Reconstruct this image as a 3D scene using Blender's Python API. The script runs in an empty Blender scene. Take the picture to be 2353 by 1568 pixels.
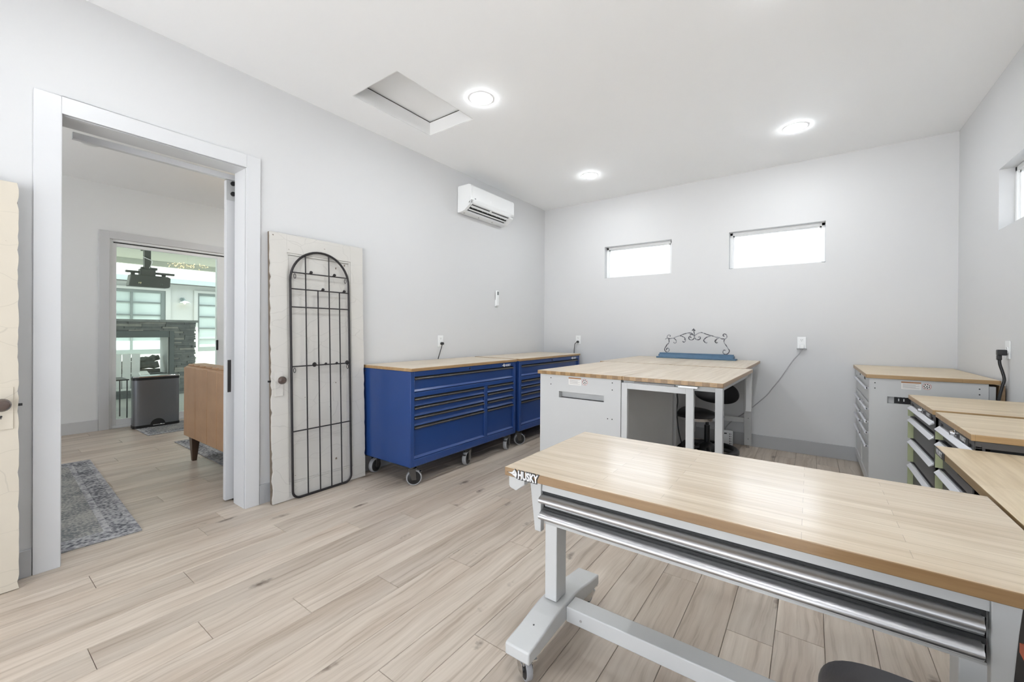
import bpy, bmesh, math, random
from mathutils import Vector, Matrix
random.seed(7)
S = bpy.context.scene
COL = S.collection

# ------------------------------------------------------------------ camera
cam_d = bpy.data.cameras.new('camera'); cam = bpy.data.objects.new('camera', cam_d); COL.objects.link(cam)
YAW, ROLL, PITCH, FPX, CYP = .625, .006, .003, 951.168, 763.601
fw = Vector((-math.sin(YAW), math.cos(YAW), 0)); rt = Vector((math.cos(YAW), math.sin(YAW), 0)); dn = Vector((0, 0, -1))
fw, dn = math.cos(PITCH) * fw + math.sin(PITCH) * dn, math.cos(PITCH) * dn - math.sin(PITCH) * fw
rt, dn = math.cos(ROLL) * rt - math.sin(ROLL) * dn, math.sin(ROLL) * rt + math.cos(ROLL) * dn
m = Matrix((rt, -dn, -fw)).transposed().to_4x4(); m.translation = Vector((0, 0, 1.26)); cam.matrix_world = m
cam_d.sensor_width = 36; cam_d.lens = FPX / 2353 * 36; cam_d.shift_y = -(784 - CYP) / 2353
cam_d.clip_start = .02
S.camera = cam

# ------------------------------------------------------------------ world, exposure
W = bpy.data.worlds.new('sky'); S.world = W; W.use_nodes = True
bg = W.node_tree.nodes['Background']; bg.inputs[0].default_value = (.86, .915, 1, 1); bg.inputs[1].default_value = 2.7
S.view_settings.view_transform = 'Standard'; S.view_settings.look = 'None'
S.view_settings.gamma = 1; S.view_settings.use_curve_mapping = False
S.view_settings.exposure = 0.50
LAMP_R = 152.0       # radiance of each workshop downlight lens
LR_FILL_R = 260.0     # radiance of the added, unseen living room lamp

sun_d = bpy.data.lights.new('sun', 'SUN'); sun_d.energy = 17.5; sun_d.angle = math.radians(1.0); sun_d.color = (1, .97, .92)
sun = bpy.data.objects.new('sun', sun_d); COL.objects.link(sun); sun.rotation_euler = (0, math.radians(13), 0)   # high sun, over the house from +x

# ------------------------------------------------------------------ helpers
class MB:
    def __init__(s): s.v = []; s.f = []
    def add(s, vs, fs):
        n = len(s.v); s.v += [tuple(p) for p in vs]; s.f += [[i + n for i in q] for q in fs]; return s
    def box(s, x0, x1, y0, y1, z0, z1):
        vs = [(x, y, z) for z in (z0, z1) for y in (y0, y1) for x in (x0, x1)]
        return s.add(vs, [(0, 2, 3, 1), (4, 5, 7, 6), (0, 1, 5, 4), (2, 6, 7, 3), (0, 4, 6, 2), (1, 3, 7, 5)])
    def prism(s, poly, axis, a, b):          # poly: 2-D points; axis 'x': (y,z); 'y': (x,z); 'z': (x,y)
        def P(p, t): return {'x': (t, p[0], p[1]), 'y': (p[0], t, p[1]), 'z': (p[0], p[1], t)}[axis]
        n = len(poly); vs = [P(p, a) for p in poly] + [P(p, b) for p in poly]
        fs = [tuple(range(n))[::-1], tuple(range(n, 2 * n))] + [(i, (i + 1) % n, (i + 1) % n + n, i + n) for i in range(n)]
        return s.add(vs, fs)
    def tube(s, pts, r, n=8, closed=False):
        pts = [Vector(p) for p in pts]; N = len(pts); rings = []; up = None
        for i, p in enumerate(pts):
            a = pts[i - 1] if (i or closed) else p; b = pts[(i + 1) % N] if (i < N - 1 or closed) else p
            t = (b - a)
            t = t.normalized() if t.length > 1e-9 else Vector((0, 0, 1))
            if up is None:
                up = t.orthogonal().normalized()
            else:
                up = up - t * up.dot(t)
                up = up.normalized() if up.length > 1e-6 else t.orthogonal().normalized()
            w = t.cross(up); rr = r[i] if isinstance(r, (list, tuple)) else r
            rings.append([p + rr * (math.cos(k * 2 * math.pi / n) * up + math.sin(k * 2 * math.pi / n) * w) for k in range(n)])
        vs = [q for g in rings for q in g]; fs = []
        for i in range(N if closed else N - 1):
            j = (i + 1) % N
            for k in range(n): fs.append((i * n + k, i * n + (k + 1) % n, j * n + (k + 1) % n, j * n + k))
        if not closed: fs += [tuple(range(n))[::-1], tuple((N - 1) * n + k for k in range(n))]
        return s.add(vs, fs)
    def cyl(s, p0, p1, r, n=16, r2=None):
        return s.tube([p0, p1], [r, r if r2 is None else r2], n)
    def lathe(s, prof, c=(0, 0, 0), n=24, axis='z', sx=1, sy=1, loop=False):
        vs = []; fs = []; m_ = len(prof)
        for k in range(n):
            a = 2 * math.pi * k / n
            for r, h in prof:
                u, w = r * math.cos(a) * sx, r * math.sin(a) * sy
                q = {'z': (u, w, h), 'x': (h, u, w), 'y': (u, h, w)}[axis]
                vs.append((c[0] + q[0], c[1] + q[1], c[2] + q[2]))
        for k in range(n):
            j = (k + 1) % n
            for i in range(m_ - 1): fs.append((k * m_ + i, j * m_ + i, j * m_ + i + 1, k * m_ + i + 1))
        if loop:
            for k in range(n): fs.append((k * m_ + m_ - 1, (k + 1) % n * m_ + m_ - 1, (k + 1) % n * m_, k * m_))
            return s.add(vs, fs)
        if prof[0][0] > 1e-6: fs.append(tuple(k * m_ for k in range(n))[::-1])
        if prof[-1][0] > 1e-6: fs.append(tuple(k * m_ + m_ - 1 for k in range(n)))
        return s.add(vs, fs)
    def rot(s, axis, ang, c=(0, 0, 0)):
        M = Matrix.Rotation(ang, 3, axis); c = Vector(c); s.v = [tuple(M @ (Vector(p) - c) + c) for p in s.v]; return s
    def mesh(s, name, bevel=0, smooth=False, seg=2):
        me = bpy.data.meshes.new(name); bm = bmesh.new()
        bv = [bm.verts.new(p) for p in s.v]
        for q in s.f:
            try: bm.faces.new([bv[i] for i in q])
            except ValueError: pass
        bmesh.ops.remove_doubles(bm, verts=bm.verts, dist=1e-6)
        bmesh.ops.recalc_face_normals(bm, faces=bm.faces)
        if bevel:
            es = [e for e in bm.edges if len(e.link_faces) == 2 and e.calc_face_angle(0) > .5]
            rb = bmesh.ops.bevel(bm, geom=es, offset=bevel, segments=seg, affect='EDGES', profile=.5, clamp_overlap=True)
            for f in rb['faces']: f.smooth = True
        bm.to_mesh(me); bm.free()
        if smooth:
            for p in me.polygons: p.use_smooth = True
            try: me.set_sharp_from_angle(angle=math.radians(38))
            except Exception: pass
        return me
    def build(s, name, mat, parent=None, bevel=0, smooth=False, seg=2):
        me = s.mesh(name, bevel, smooth, seg); me.materials.append(mat)
        o = bpy.data.objects.new(name, me); COL.objects.link(o); o.parent = parent
        return o
def tag(o, label=None, cat=None, group=None, kind=None):
    if label: o['label'] = label
    if cat: o['category'] = cat
    if group: o['group'] = group
    if kind: o['kind'] = kind
    return o
def thing(name, label, cat, loc=(0, 0, 0), rotz=0, group=None, kind=None, roty=0):
    o = bpy.data.objects.new(name, None); COL.objects.link(o); o.location = loc; o.rotation_euler = (0, roty, rotz)
    o.empty_display_size = .05
    return tag(o, label, cat, group, kind)
def struct(name, mb, mat, label=None, parent=None, bevel=0):
    o = mb.build(name, mat, parent, bevel)
    if parent is None: tag(o, label, None, None, 'structure')
    return o
def copy_tree(o, parent=None):
    c = o.copy(); COL.objects.link(c); c.parent = parent
    for ch in o.children: copy_tree(ch, c)
    return c
def bx(*a): return MB().box(*a)
def text(name, body, size, mat, parent, loc, rot, extrude=.001, bold=.012):
    cu = bpy.data.curves.new(name, 'FONT'); cu.body = body; cu.size = size; cu.extrude = extrude; cu.offset = bold * size; cu.resolution_u = 3
    to = bpy.data.objects.new(name, cu); COL.objects.link(to)
    dg = bpy.context.evaluated_depsgraph_get(); me = bpy.data.meshes.new_from_object(to.evaluated_get(dg))
    bpy.data.objects.remove(to); bpy.data.curves.remove(cu)
    me.materials.clear(); me.materials.append(mat)
    o = bpy.data.objects.new(name, me); COL.objects.link(o); o.parent = parent; o.location = loc; o.rotation_euler = rot
    return o

# ------------------------------------------------------------------ materials
def nodes(name):
    m = bpy.data.materials.new(name); m.use_nodes = True; nt = m.node_tree
    return m, nt, nt.nodes['Principled BSDF'], nt.nodes.new, nt.links.new
def rgba(c): return (c[0], c[1], c[2], 1)
def pbr(name, col, rough=.5, metal=0, var=.06, scale=8, bump=0, bscale=120, stretch=None, coat=0, spec=.5):
    m, nt, b, N, L = nodes(name)
    b.inputs['Roughness'].default_value = rough; b.inputs['Metallic'].default_value = metal
    b.inputs['Specular IOR Level'].default_value = spec; b.inputs['Coat Weight'].default_value = coat
    tc = N('ShaderNodeTexCoord'); vec = tc.outputs['Object']
    if stretch:
        mp = N('ShaderNodeMapping'); mp.inputs['Scale'].default_value = stretch; L(vec, mp.inputs[0]); vec = mp.outputs[0]
    nz = N('ShaderNodeTexNoise'); nz.inputs['Scale'].default_value = scale; nz.inputs['Detail'].default_value = 4; L(vec, nz.inputs['Vector'])
    mx = N('ShaderNodeMix'); mx.data_type = 'RGBA'
    mx.inputs[6].default_value = rgba([c * (1 - var) for c in col]); mx.inputs[7].default_value = rgba([min(1, c * (1 + var)) for c in col])
    L(nz.outputs['Fac'], mx.inputs[0]); L(mx.outputs[2], b.inputs['Base Color'])
    if bump:
        n2 = N('ShaderNodeTexNoise'); n2.inputs['Scale'].default_value = bscale; L(vec, n2.inputs['Vector'])
        bp = N('ShaderNodeBump'); bp.inputs['Strength'].default_value = bump; bp.inputs['Distance'].default_value = .002
        L(n2.outputs['Fac'], bp.inputs['Height']); L(bp.outputs[0], b.inputs['Normal'])
    return m
def emit(name, col, strength):
    m, nt, b, N, L = nodes(name); b.inputs['Base Color'].default_value = rgba(col)
    b.inputs['Emission Color'].default_value = rgba(col); b.inputs['Emission Strength'].default_value = strength
    return m
def glass(name, tint=(.96, .99, .97), refl=1.0):
    m, nt, b, N, L = nodes(name); nt.nodes.remove(b); out = nt.nodes['Material Output']
    tr = N('ShaderNodeBsdfTransparent'); tr.inputs[0].default_value = rgba(tint); gl = N('ShaderNodeBsdfGlossy'); gl.inputs['Roughness'].default_value = .02
    fr = N('ShaderNodeFresnel'); fr.inputs[0].default_value = 1.45; mu = N('ShaderNodeMath'); mu.operation = 'MULTIPLY'; mu.inputs[1].default_value = refl
    mx = N('ShaderNodeMixShader'); L(fr.outputs[0], mu.inputs[0]); L(mu.outputs[0], mx.inputs[0]); L(tr.outputs[0], mx.inputs[1]); L(gl.outputs[0], mx.inputs[2]); L(mx.outputs[0], out.inputs[0])
    return m
def butcher(name, axis='x', c1=(.57, .46, .325), c2=(.66, .56, .42), edge=(.37, .235, .115), rough=.3, row=.042, coat=0):
    m, nt, b, N, L = nodes(name); b.inputs['Roughness'].default_value = rough
    b.inputs['Coat Weight'].default_value = coat; b.inputs['Coat Roughness'].default_value = .18
    tc = N('ShaderNodeTexCoord'); mp = N('ShaderNodeMapping'); L(tc.outputs['Object'], mp.inputs[0])
    if axis == 'y': mp.inputs['Rotation'].default_value = (0, 0, math.pi / 2)
    br = N('ShaderNodeTexBrick'); br.offset = .37; br.inputs['Scale'].default_value = 1; br.inputs['Mortar Size'].default_value = .0007
    br.inputs['Brick Width'].default_value = .52; br.inputs['Row Height'].default_value = row; br.inputs['Bias'].default_value = 0
    br.inputs['Color1'].default_value = rgba(c1); br.inputs['Color2'].default_value = rgba(c2); br.inputs['Mortar'].default_value = rgba([c * .72 for c in c1])
    L(mp.outputs[0], br.inputs[0])
    m2 = N('ShaderNodeMapping'); m2.inputs['Scale'].default_value = (2.2, 38, 38); L(mp.outputs[0], m2.inputs[0])
    nz = N('ShaderNodeTexNoise'); nz.inputs['Scale'].default_value = 1; nz.inputs['Detail'].default_value = 6; nz.inputs['Roughness'].default_value = .65; L(m2.outputs[0], nz.inputs[0])
    rp = N('ShaderNodeValToRGB'); rp.color_ramp.elements[0].position = .3; rp.color_ramp.elements[0].color = (.78, .72, .64, 1); rp.color_ramp.elements[1].position = .62; rp.color_ramp.elements[1].color = (1.03, 1.02, 1.0, 1)
    L(nz.outputs[0], rp.inputs[0])
    mu = N('ShaderNodeMix'); mu.data_type = 'RGBA'; mu.blend_type = 'MULTIPLY'; mu.inputs[0].default_value = 1; L(br.outputs[0], mu.inputs[6]); L(rp.outputs[0], mu.inputs[7])
    # sawn edges carry the darker end grain, plus their weaker light as colour
    ge = N('ShaderNodeNewGeometry'); sx = N('ShaderNodeSeparateXYZ'); L(ge.outputs['True Normal'], sx.inputs[0])
    ab = N('ShaderNodeMath'); ab.operation = 'ABSOLUTE'; L(sx.outputs[2], ab.inputs[0])
    gt = N('ShaderNodeMath'); gt.operation = 'LESS_THAN'; gt.inputs[1].default_value = .5; L(ab.outputs[0], gt.inputs[0])
    b2 = N('ShaderNodeMix'); b2.data_type = 'RGBA'; b2.blend_type = 'MULTIPLY'; b2.inputs[0].default_value = 1; b2.inputs[7].default_value = rgba([e / ((p + q) / 2) for e, p, q in zip(edge, c1, c2)])
    L(mu.outputs[2], b2.inputs[6])
    fm = N('ShaderNodeMix'); fm.data_type = 'RGBA'; L(gt.outputs[0], fm.inputs[0]); L(mu.outputs[2], fm.inputs[6]); L(b2.outputs[2], fm.inputs[7]); L(fm.outputs[2], b.inputs['Base Color'])
    return m
def plank_mat():
    m, nt, b, N, L = nodes('oak_plank'); b.inputs['Roughness'].default_value = .42
    tc = N('ShaderNodeTexCoord'); oi = N('ShaderNodeObjectInfo')
    cmb = N('ShaderNodeCombineXYZ'); mm = N('ShaderNodeMath'); mm.operation = 'MULTIPLY'; mm.inputs[1].default_value = 37; L(oi.outputs['Random'], mm.inputs[0])
    L(mm.outputs[0], cmb.inputs[0]); L(mm.outputs[0], cmb.inputs[1]); L(mm.outputs[0], cmb.inputs[2])
    ad = N('ShaderNodeVectorMath'); L(tc.outputs['Object'], ad.inputs[0]); L(cmb.outputs[0], ad.inputs[1])
    # slow warp so that the grain swirls
    w = N('ShaderNodeTexNoise'); w.inputs['Scale'].default_value = 3.2; w.inputs['Detail'].default_value = 2; L(ad.outputs[0], w.inputs[0])
    ws = N('ShaderNodeVectorMath'); ws.operation = 'SCALE'; ws.inputs['Scale'].default_value = .05; L(w.outputs['Color'], ws.inputs[0])
    wa = N('ShaderNodeVectorMath'); L(ad.outputs[0], wa.inputs[0]); L(ws.outputs[0], wa.inputs[1])
    mp = N('ShaderNodeMapping'); mp.inputs['Scale'].default_value = (46, 1.6, 10); L(wa.outputs[0], mp.inputs[0])
    g = N('ShaderNodeTexNoise'); g.inputs['Scale'].default_value = 1; g.inputs['Detail'].default_value = 7; g.inputs['Roughness'].default_value = .6; L(mp.outputs[0], g.inputs[0])
    r1 = N('ShaderNodeValToRGB'); e = r1.color_ramp.elements
    e[0].position = .33; e[0].color = (.40, .325, .255, 1); e[1].position = .68; e[1].color = (.60, .52, .435, 1)
    x = e.new(.46); x.color = (.52, .44, .36, 1)
    L(g.outputs[0], r1.inputs[0])
    # broad darker figure
    mp2 = N('ShaderNodeMapping'); mp2.inputs['Scale'].default_value = (9, 1.1, 3); L(wa.outputs[0], mp2.inputs[0])
    g2 = N('ShaderNodeTexNoise'); g2.inputs['Scale'].default_value = 1; g2.inputs['Detail'].default_value = 3; L(mp2.outputs[0], g2.inputs[0])
    r2 = N('ShaderNodeValToRGB'); r2.color_ramp.elements[0].position = .33; r2.color_ramp.elements[0].color = (.84, .80, .765, 1); r2.color_ramp.elements[1].position = .56; r2.color_ramp.elements[1].color = (1, 1, 1, 1); L(g2.outputs[0], r2.inputs[0])
    mu = N('ShaderNodeMix'); mu.data_type = 'RGBA'; mu.blend_type = 'MULTIPLY'; mu.inputs[0].default_value = 1; L(r1.outputs[0], mu.inputs[6]); L(r2.outputs[0], mu.inputs[7])
    # knots
    mp3 = N('ShaderNodeMapping'); mp3.inputs['Scale'].default_value = (6.2, 2.3, 3); L(wa.outputs[0], mp3.inputs[0])
    vo = N('ShaderNodeTexVoronoi'); vo.inputs['Scale'].default_value = 1; vo.inputs['Randomness'].default_value = 1; L(mp3.outputs[0], vo.inputs['Vector'])
    sc = N('ShaderNodeSeparateColor'); L(vo.outputs['Color'], sc.inputs[0])
    lt = N('ShaderNodeMath'); lt.operation = 'LESS_THAN'; lt.inputs[1].default_value = .5; L(sc.outputs[0], lt.inputs[0])
    kn = N('ShaderNodeTexNoise'); kn.inputs['Scale'].default_value = 42; kn.inputs['Detail'].default_value = 3; L(wa.outputs[0], kn.inputs[0])
    kd = N('ShaderNodeMath'); kd.operation = 'MULTIPLY_ADD'; kd.inputs[1].default_value = .16; L(kn.outputs[0], kd.inputs[0]); L(vo.outputs['Distance'], kd.inputs[2])
    rk = N('ShaderNodeValToRGB'); rk.color_ramp.elements[0].position = .125; rk.color_ramp.elements[0].color = (.95, .95, .95, 1); rk.color_ramp.elements[1].position = .24; rk.color_ramp.elements[1].color = (0, 0, 0, 1); L(kd.outputs[0], rk.inputs[0])
    km = N('ShaderNodeMath'); km.operation = 'MULTIPLY'; L(rk.outputs[0], km.inputs[0]); L(lt.outputs[0], km.inputs[1])
    k2 = N('ShaderNodeMix'); k2.data_type = 'RGBA'; L(km.outputs[0], k2.inputs[0]); L(mu.outputs[2], k2.inputs[6]); k2.inputs[7].default_value = (.12, .085, .06, 1)
    # plank to plank tone
    hv = N('ShaderNodeHueSaturation'); vr = N('ShaderNodeMapRange'); vr.inputs[3].default_value = .90; vr.inputs[4].default_value = 1.10; L(oi.outputs['Random'], vr.inputs[0]); L(vr.outputs[0], hv.inputs['Value']); hv.inputs['Saturation'].default_value = .92
    L(k2.outputs[2], hv.inputs['Color']); L(hv.outputs[0], b.inputs['Base Color'])
    bp = N('ShaderNodeBump'); bp.inputs['Strength'].default_value = .12; bp.inputs['Distance'].default_value = .001; L(g.outputs[0], bp.inputs['Height']); L(bp.outputs[0], b.inputs['Normal'])
    return m
def old_paint(name, col, dark=(.16, .12, .09)):
    m, nt, b, N, L = nodes(name); b.inputs['Roughness'].default_value = .55
    tc = N('ShaderNodeTexCoord'); o = tc.outputs['Object']
    nz = N('ShaderNodeTexNoise'); nz.inputs['Scale'].default_value = 4; nz.inputs['Detail'].default_value = 6; L(o, nz.inputs[0])
    mx = N('ShaderNodeMix'); mx.data_type = 'RGBA'; mx.inputs[6].default_value = rgba([c * .86 for c in col]); mx.inputs[7].default_value = rgba(col); L(nz.outputs[0], mx.inputs[0])
    # crazing in the paint
    mp = N('ShaderNodeMapping'); mp.inputs['Scale'].default_value = (1, 3.2, 6.5); L(o, mp.inputs[0])
    wn = N('ShaderNodeTexNoise'); wn.inputs['Scale'].default_value = 5; L(o, wn.inputs[0])
    wv = N('ShaderNodeVectorMath'); wv.operation = 'SCALE'; wv.inputs['Scale'].default_value = .5; L(wn.outputs['Color'], wv.inputs[0])
    va = N('ShaderNodeVectorMath'); L(mp.outputs[0], va.inputs[0]); L(wv.outputs[0], va.inputs[1])
    vo = N('ShaderNodeTexVoronoi'); vo.feature = 'DISTANCE_TO_EDGE'; vo.inputs['Scale'].default_value = 1; L(va.outputs[0], vo.inputs['Vector'])
    cr = N('ShaderNodeValToRGB'); cr.color_ramp.elements[0].position = .0; cr.color_ramp.elements[0].color = (.28, .28, .28, 1); cr.color_ramp.elements[1].position = .012; cr.color_ramp.elements[1].color = (0, 0, 0, 1); L(vo.outputs['Distance'], cr.inputs[0])
    m1 = N('ShaderNodeMix'); m1.data_type = 'RGBA'; L(cr.outputs[0], m1.inputs[0]); L(mx.outputs[2], m1.inputs[6]); m1.inputs[7].default_value = rgba([c * .45 for c in col])
    # small chips
    n2 = N('ShaderNodeTexNoise'); n2.inputs['Scale'].default_value = 26; n2.inputs['Detail'].default_value = 4; L(o, n2.inputs[0])
    c2 = N('ShaderNodeValToRGB'); c2.color_ramp.elements[0].position = .735; c2.color_ramp.elements[0].color = (0, 0, 0, 1); c2.color_ramp.elements[1].position = .75; c2.color_ramp.elements[1].color = (1, 1, 1, 1); L(n2.outputs[0], c2.inputs[0])
    m2 = N('ShaderNodeMix'); m2.data_type = 'RGBA'; L(c2.outputs[0], m2.inputs[0]); L(m1.outputs[2], m2.inputs[6]); m2.inputs[7].default_value = rgba(dark); L(m2.outputs[2], b.inputs['Base Color'])
    return m
def rug_mat(name, a, c, scale=60):
    m, nt, b, N, L = nodes(name); b.inputs['Roughness'].default_value = .95; b.inputs['Specular IOR Level'].default_value = .1
    tc = N('ShaderNodeTexCoord'); o = tc.outputs['Object']
    n1 = N('ShaderNodeTexNoise'); n1.inputs['Scale'].default_value = scale; n1.inputs['Detail'].default_value = 4; n1.inputs['Roughness'].default_value = .7; L(o, n1.inputs[0])
    n2 = N('ShaderNodeTexVoronoi'); n2.inputs['Scale'].default_value = scale * .55; L(o, n2.inputs['Vector'])
    n3 = N('ShaderNodeTexNoise'); n3.inputs['Scale'].default_value = 5; L(o, n3.inputs[0])
    ad = N('ShaderNodeMath'); L(n1.outputs[0], ad.inputs[0]); L(n2.outputs['Distance'], ad.inputs[1])
    a2 = N('ShaderNodeMath'); L(ad.outputs[0], a2.inputs[0]); L(n3.outputs[0], a2.inputs[1])
    rp = N('ShaderNodeValToRGB'); rp.color_ramp.elements[0].position = .42; rp.color_ramp.elements[0].color = rgba(a); rp.color_ramp.elements[1].position = .62; rp.color_ramp.elements[1].color = rgba(c)
    hv = N('ShaderNodeMath'); hv.operation = 'MULTIPLY'; hv.inputs[1].default_value = .36; L(a2.outputs[0], hv.inputs[0]); L(hv.outputs[0], rp.inputs[0]); L(rp.outputs[0], b.inputs['Base Color'])
    bp = N('ShaderNodeBump'); bp.inputs['Strength'].default_value = .4; bp.inputs['Distance'].default_value = .003; L(n1.outputs[0], bp.inputs['Height']); L(bp.outputs[0], b.inputs['Normal'])
    return m

M = {}
M['wall'] = pbr('wall_paint', (.635, .637, .64), .6, var=.012, scale=2, bump=.05, bscale=260)
M['ceil'] = pbr('ceiling_paint', (.95, .955, .96), .75, var=.01, scale=2, bump=.05, bscale=260)
M['lrwall'] = pbr('living_room_paint', (.80, .81, .81), .6, var=.012, scale=2, bump=.05, bscale=260)
M['trim'] = pbr('trim_paint', (.63, .635, .645), .35, var=.01, scale=3)
M['curb'] = pbr('shaded_curb_paint', (.80, .80, .795), .6, var=.01)  # toned below the ceiling white so the recess sides read as shaded
M['base'] = pbr('baseboard_paint', (.42, .425, .435), .35, var=.015, scale=3)
M['plank'] = plank_mat()
M['gap'] = pbr('plank_gap', (.10, .08, .065), .9)
M['vinyl'] = pbr('white_vinyl', (.86, .87, .87), .3, var=.01)
M['glass'] = glass('window_glass', (.97, .985, .99), .8)
M['dglass'] = glass('door_glass', (.93, .97, .94), 1.0)
M['blue'] = pbr('blue_powder_coat', (.018, .056, .205), .25, var=.06, scale=3, bump=.06, bscale=500)
M['black'] = pbr('black_plastic', (.014, .014, .015), .38, var=.15)
M['blackmetal'] = pbr('black_handle_metal', (.11, .107, .105), .27, .75, var=.1)
M['rubber'] = pbr('grey_rubber', (.33, .33, .34), .5, var=.2, scale=30)
M['chrome'] = pbr('chrome', (.62, .62, .63), .12, 1, var=.03)
M['steel'] = pbr('brushed_steel', (.52, .52, .53), .42, 1, var=.02, scale=1, stretch=(1, 40, 300))
M['binsteel'] = pbr('dark_brushed_steel', (.27, .285, .31), .33, 1, var=.04, scale=1, stretch=(2, 60, 300))
M['alu'] = pbr('brushed_aluminium', (.72, .72, .75), .42, .6, var=.06, scale=1, stretch=(60, 2, 200))
M['wsteel'] = pbr('white_powder_coat', (.56, .565, .56), .35, var=.02, scale=3, bump=.04, bscale=500)
M['gsteel'] = pbr('light_grey_powder_coat', (.46, .465, .46), .35, var=.02, scale=3)
M['dsteel'] = pbr('dark_grey_powder_coat', (.075, .072, .072), .4, var=.06, scale=4)
M['green'] = pbr('pale_green_drawer_side', (.40, .44, .26), .45, var=.06)
M['butx'] = butcher('butcher_block_long', 'x', rough=.3, coat=1.0)
M['buty'] = butcher('butcher_block_cross', 'y', (.60, .51, .40), (.68, .60, .49), (.40, .26, .13), rough=.3)
M['butw'] = butcher('butcher_block_warm', 'x', (.62, .51, .36), (.68, .575, .425), (.42, .28, .14), rough=.34, row=.05)
M['buts'] = butcher('butcher_block_side_table', 'y', (.62, .51, .36), (.68, .575, .425), (.42, .30, .16), rough=.36, row=.2)
M['vinyl_black'] = pbr('black_vinyl', (.022, .021, .023), .33, var=.2, scale=20, bump=.08, bscale=220)
M['iron'] = pbr('dark_iron', (.032, .029, .030), .42, .5, var=.25, scale=40)
M['whitepl'] = pbr('white_plastic', (.82, .83, .83), .3, var=.01)
M['greypl'] = pbr('grey_display', (.18, .19, .19), .2)
M['recess_shade'] = pbr('black_recess_shade', (.02, .02, .02), .7)  # black that stands in for shade inside gaps and recesses
M['oldwhite'] = old_paint('crackled_white_paint', (.64, .62, .58))
M['oldcream'] = old_paint('crackled_cream_paint', (.66, .60, .50))
M['oldwood'] = pbr('weathered_door_core', (.17, .135, .10), .8, var=.45, scale=30)
M['knob'] = pbr('brown_porcelain', (.085, .06, .05), .18, var=.4, scale=30, coat=.5)
M['decal'] = pbr('white_lettering', (.85, .85, .86), .4)
M['badge'] = pbr('dark_badge', (.03, .028, .028), .4)
M['silver_badge'] = pbr('silver_badge', (.68, .68, .69), .3, .4)
M['paper'] = pbr('sticker_paper', (.78, .76, .73), .5, var=.02)
M['orange'] = pbr('sticker_orange', (.36, .17, .07), .5)
M['ink'] = pbr('sticker_ink', (.36, .34, .33), .6)
M['red'] = pbr('red_ink', (.45, .08, .06), .5)
M['cornflower'] = pbr('blue_painted_wood', (.060, .135, .225), .45, var=.2, scale=20)
M['scroll'] = old_paint('worn_white_scroll_iron', (.34, .35, .38), (.06, .06, .07))
nd = M['scroll'].node_tree
for n_ in nd.nodes:
    if n_.type == 'VALTORGB' and abs(n_.color_ramp.elements[0].position - .735) < .01:
        n_.color_ramp.elements[0].position = .47; n_.color_ramp.elements[1].position = .52
M['leather'] = pbr('tan_leather', (.42, .25, .135), .42, var=.22, scale=6, bump=.12, bscale=160)
M['leather2'] = pbr('pale_tan_leather', (.50, .34, .20), .45, var=.2, scale=8)
M['dwood'] = pbr('dark_walnut', (.075, .045, .028), .4, var=.3, scale=4, stretch=(20, 20, 2))
M['rug'] = rug_mat('faded_grey_rug', (.15, .16, .17), (.36, .355, .335), 110)
M['rugb'] = rug_mat('rug_border', (.09, .095, .11), (.40, .40, .41), 80)
M['rugl'] = rug_mat('rug_edge', (.20, .20, .22), (.46, .46, .47), 70)
M['stone_a'] = pbr('grey_ledger_stone', (.155, .16, .15), .8, var=.4, scale=14, bump=.5, bscale=60)
M['stone_b'] = pbr('dark_ledger_stone', (.115, .122, .117), .8, var=.4, scale=14, bump=.5, bscale=60)
M['stone_c'] = pbr('pale_ledger_stone', (.23, .225, .20), .8, var=.4, scale=14, bump=.5, bscale=60)
M['slate'] = pbr('slate_cap', (.20, .21, .20), .7, var=.2)
M['fpsteel'] = pbr('charcoal_fireplace_steel', (.095, .108, .103), .45, var=.1)
M['log'] = pbr('charred_log', (.19, .185, .165), .9, var=.5, scale=18, bump=.8, bscale=30)
M['outwall'] = pbr('white_stucco', (.46, .47, .445), .8, var=.03, scale=4)
M['outwin'] = pbr('grey_window_frame', (.15, .175, .165), .45, var=.05)
M['outpane'] = pbr('dim_window_pane', (.42, .49, .46), .08, var=.25, scale=1.6)
M['soffit'] = pbr('patio_soffit', (.42, .44, .37), .7, var=.06, scale=3)
M['awning'] = pbr('grey_awning_metal', (.22, .27, .26), .45, var=.05)
M['yard'] = pbr('bounce_ground_concrete', (.72, .72, .72), .8, var=.04, scale=2)  # for the added ground that bounces sunlight into the workshop
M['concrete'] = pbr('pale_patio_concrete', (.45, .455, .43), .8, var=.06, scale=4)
M['heater'] = pbr('dark_heater_metal', (.10, .105, .095), .5, .2, var=.1)
M['white_pvc'] = pbr('white_patio_plastic', (.78, .79, .77), .4)
M['bulb'] = emit('warm_bulb', (1, .72, .35), 6)
M['lens'] = emit('downlight_lens', (.93, .97, 1), LAMP_R)
M['lensoff'] = pbr('frosted_lens', (.72, .73, .73), .4)
M['lensfill'] = emit('living_room_fill_lens', (.93, .97, 1), LR_FILL_R)
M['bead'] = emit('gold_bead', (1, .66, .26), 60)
M['ablack'] = pbr('anthracite_bag', (.012, .012, .013), .6)
M['orangep'] = pbr('orange_plastic', (.75, .12, .03), .4)
M['wire'] = pbr('white_cable', (.74, .74, .75), .4)
M['gwire'] = pbr('grey_cable', (.36, .36, .37), .45)

# ------------------------------------------------------------------ the room
XL, YB, XR, H, YF = -3.217, 5.274, 1.054, 3.05, -1.1
XW = -3.387                # living-room face of the shared wall
XLR = -7.10                # far wall of the living room
LY0, LY1 = -1.6, 4.3       # living room in y
OY0, OY1, OZ = .378, 1.259, 2.39   # doorway

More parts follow.
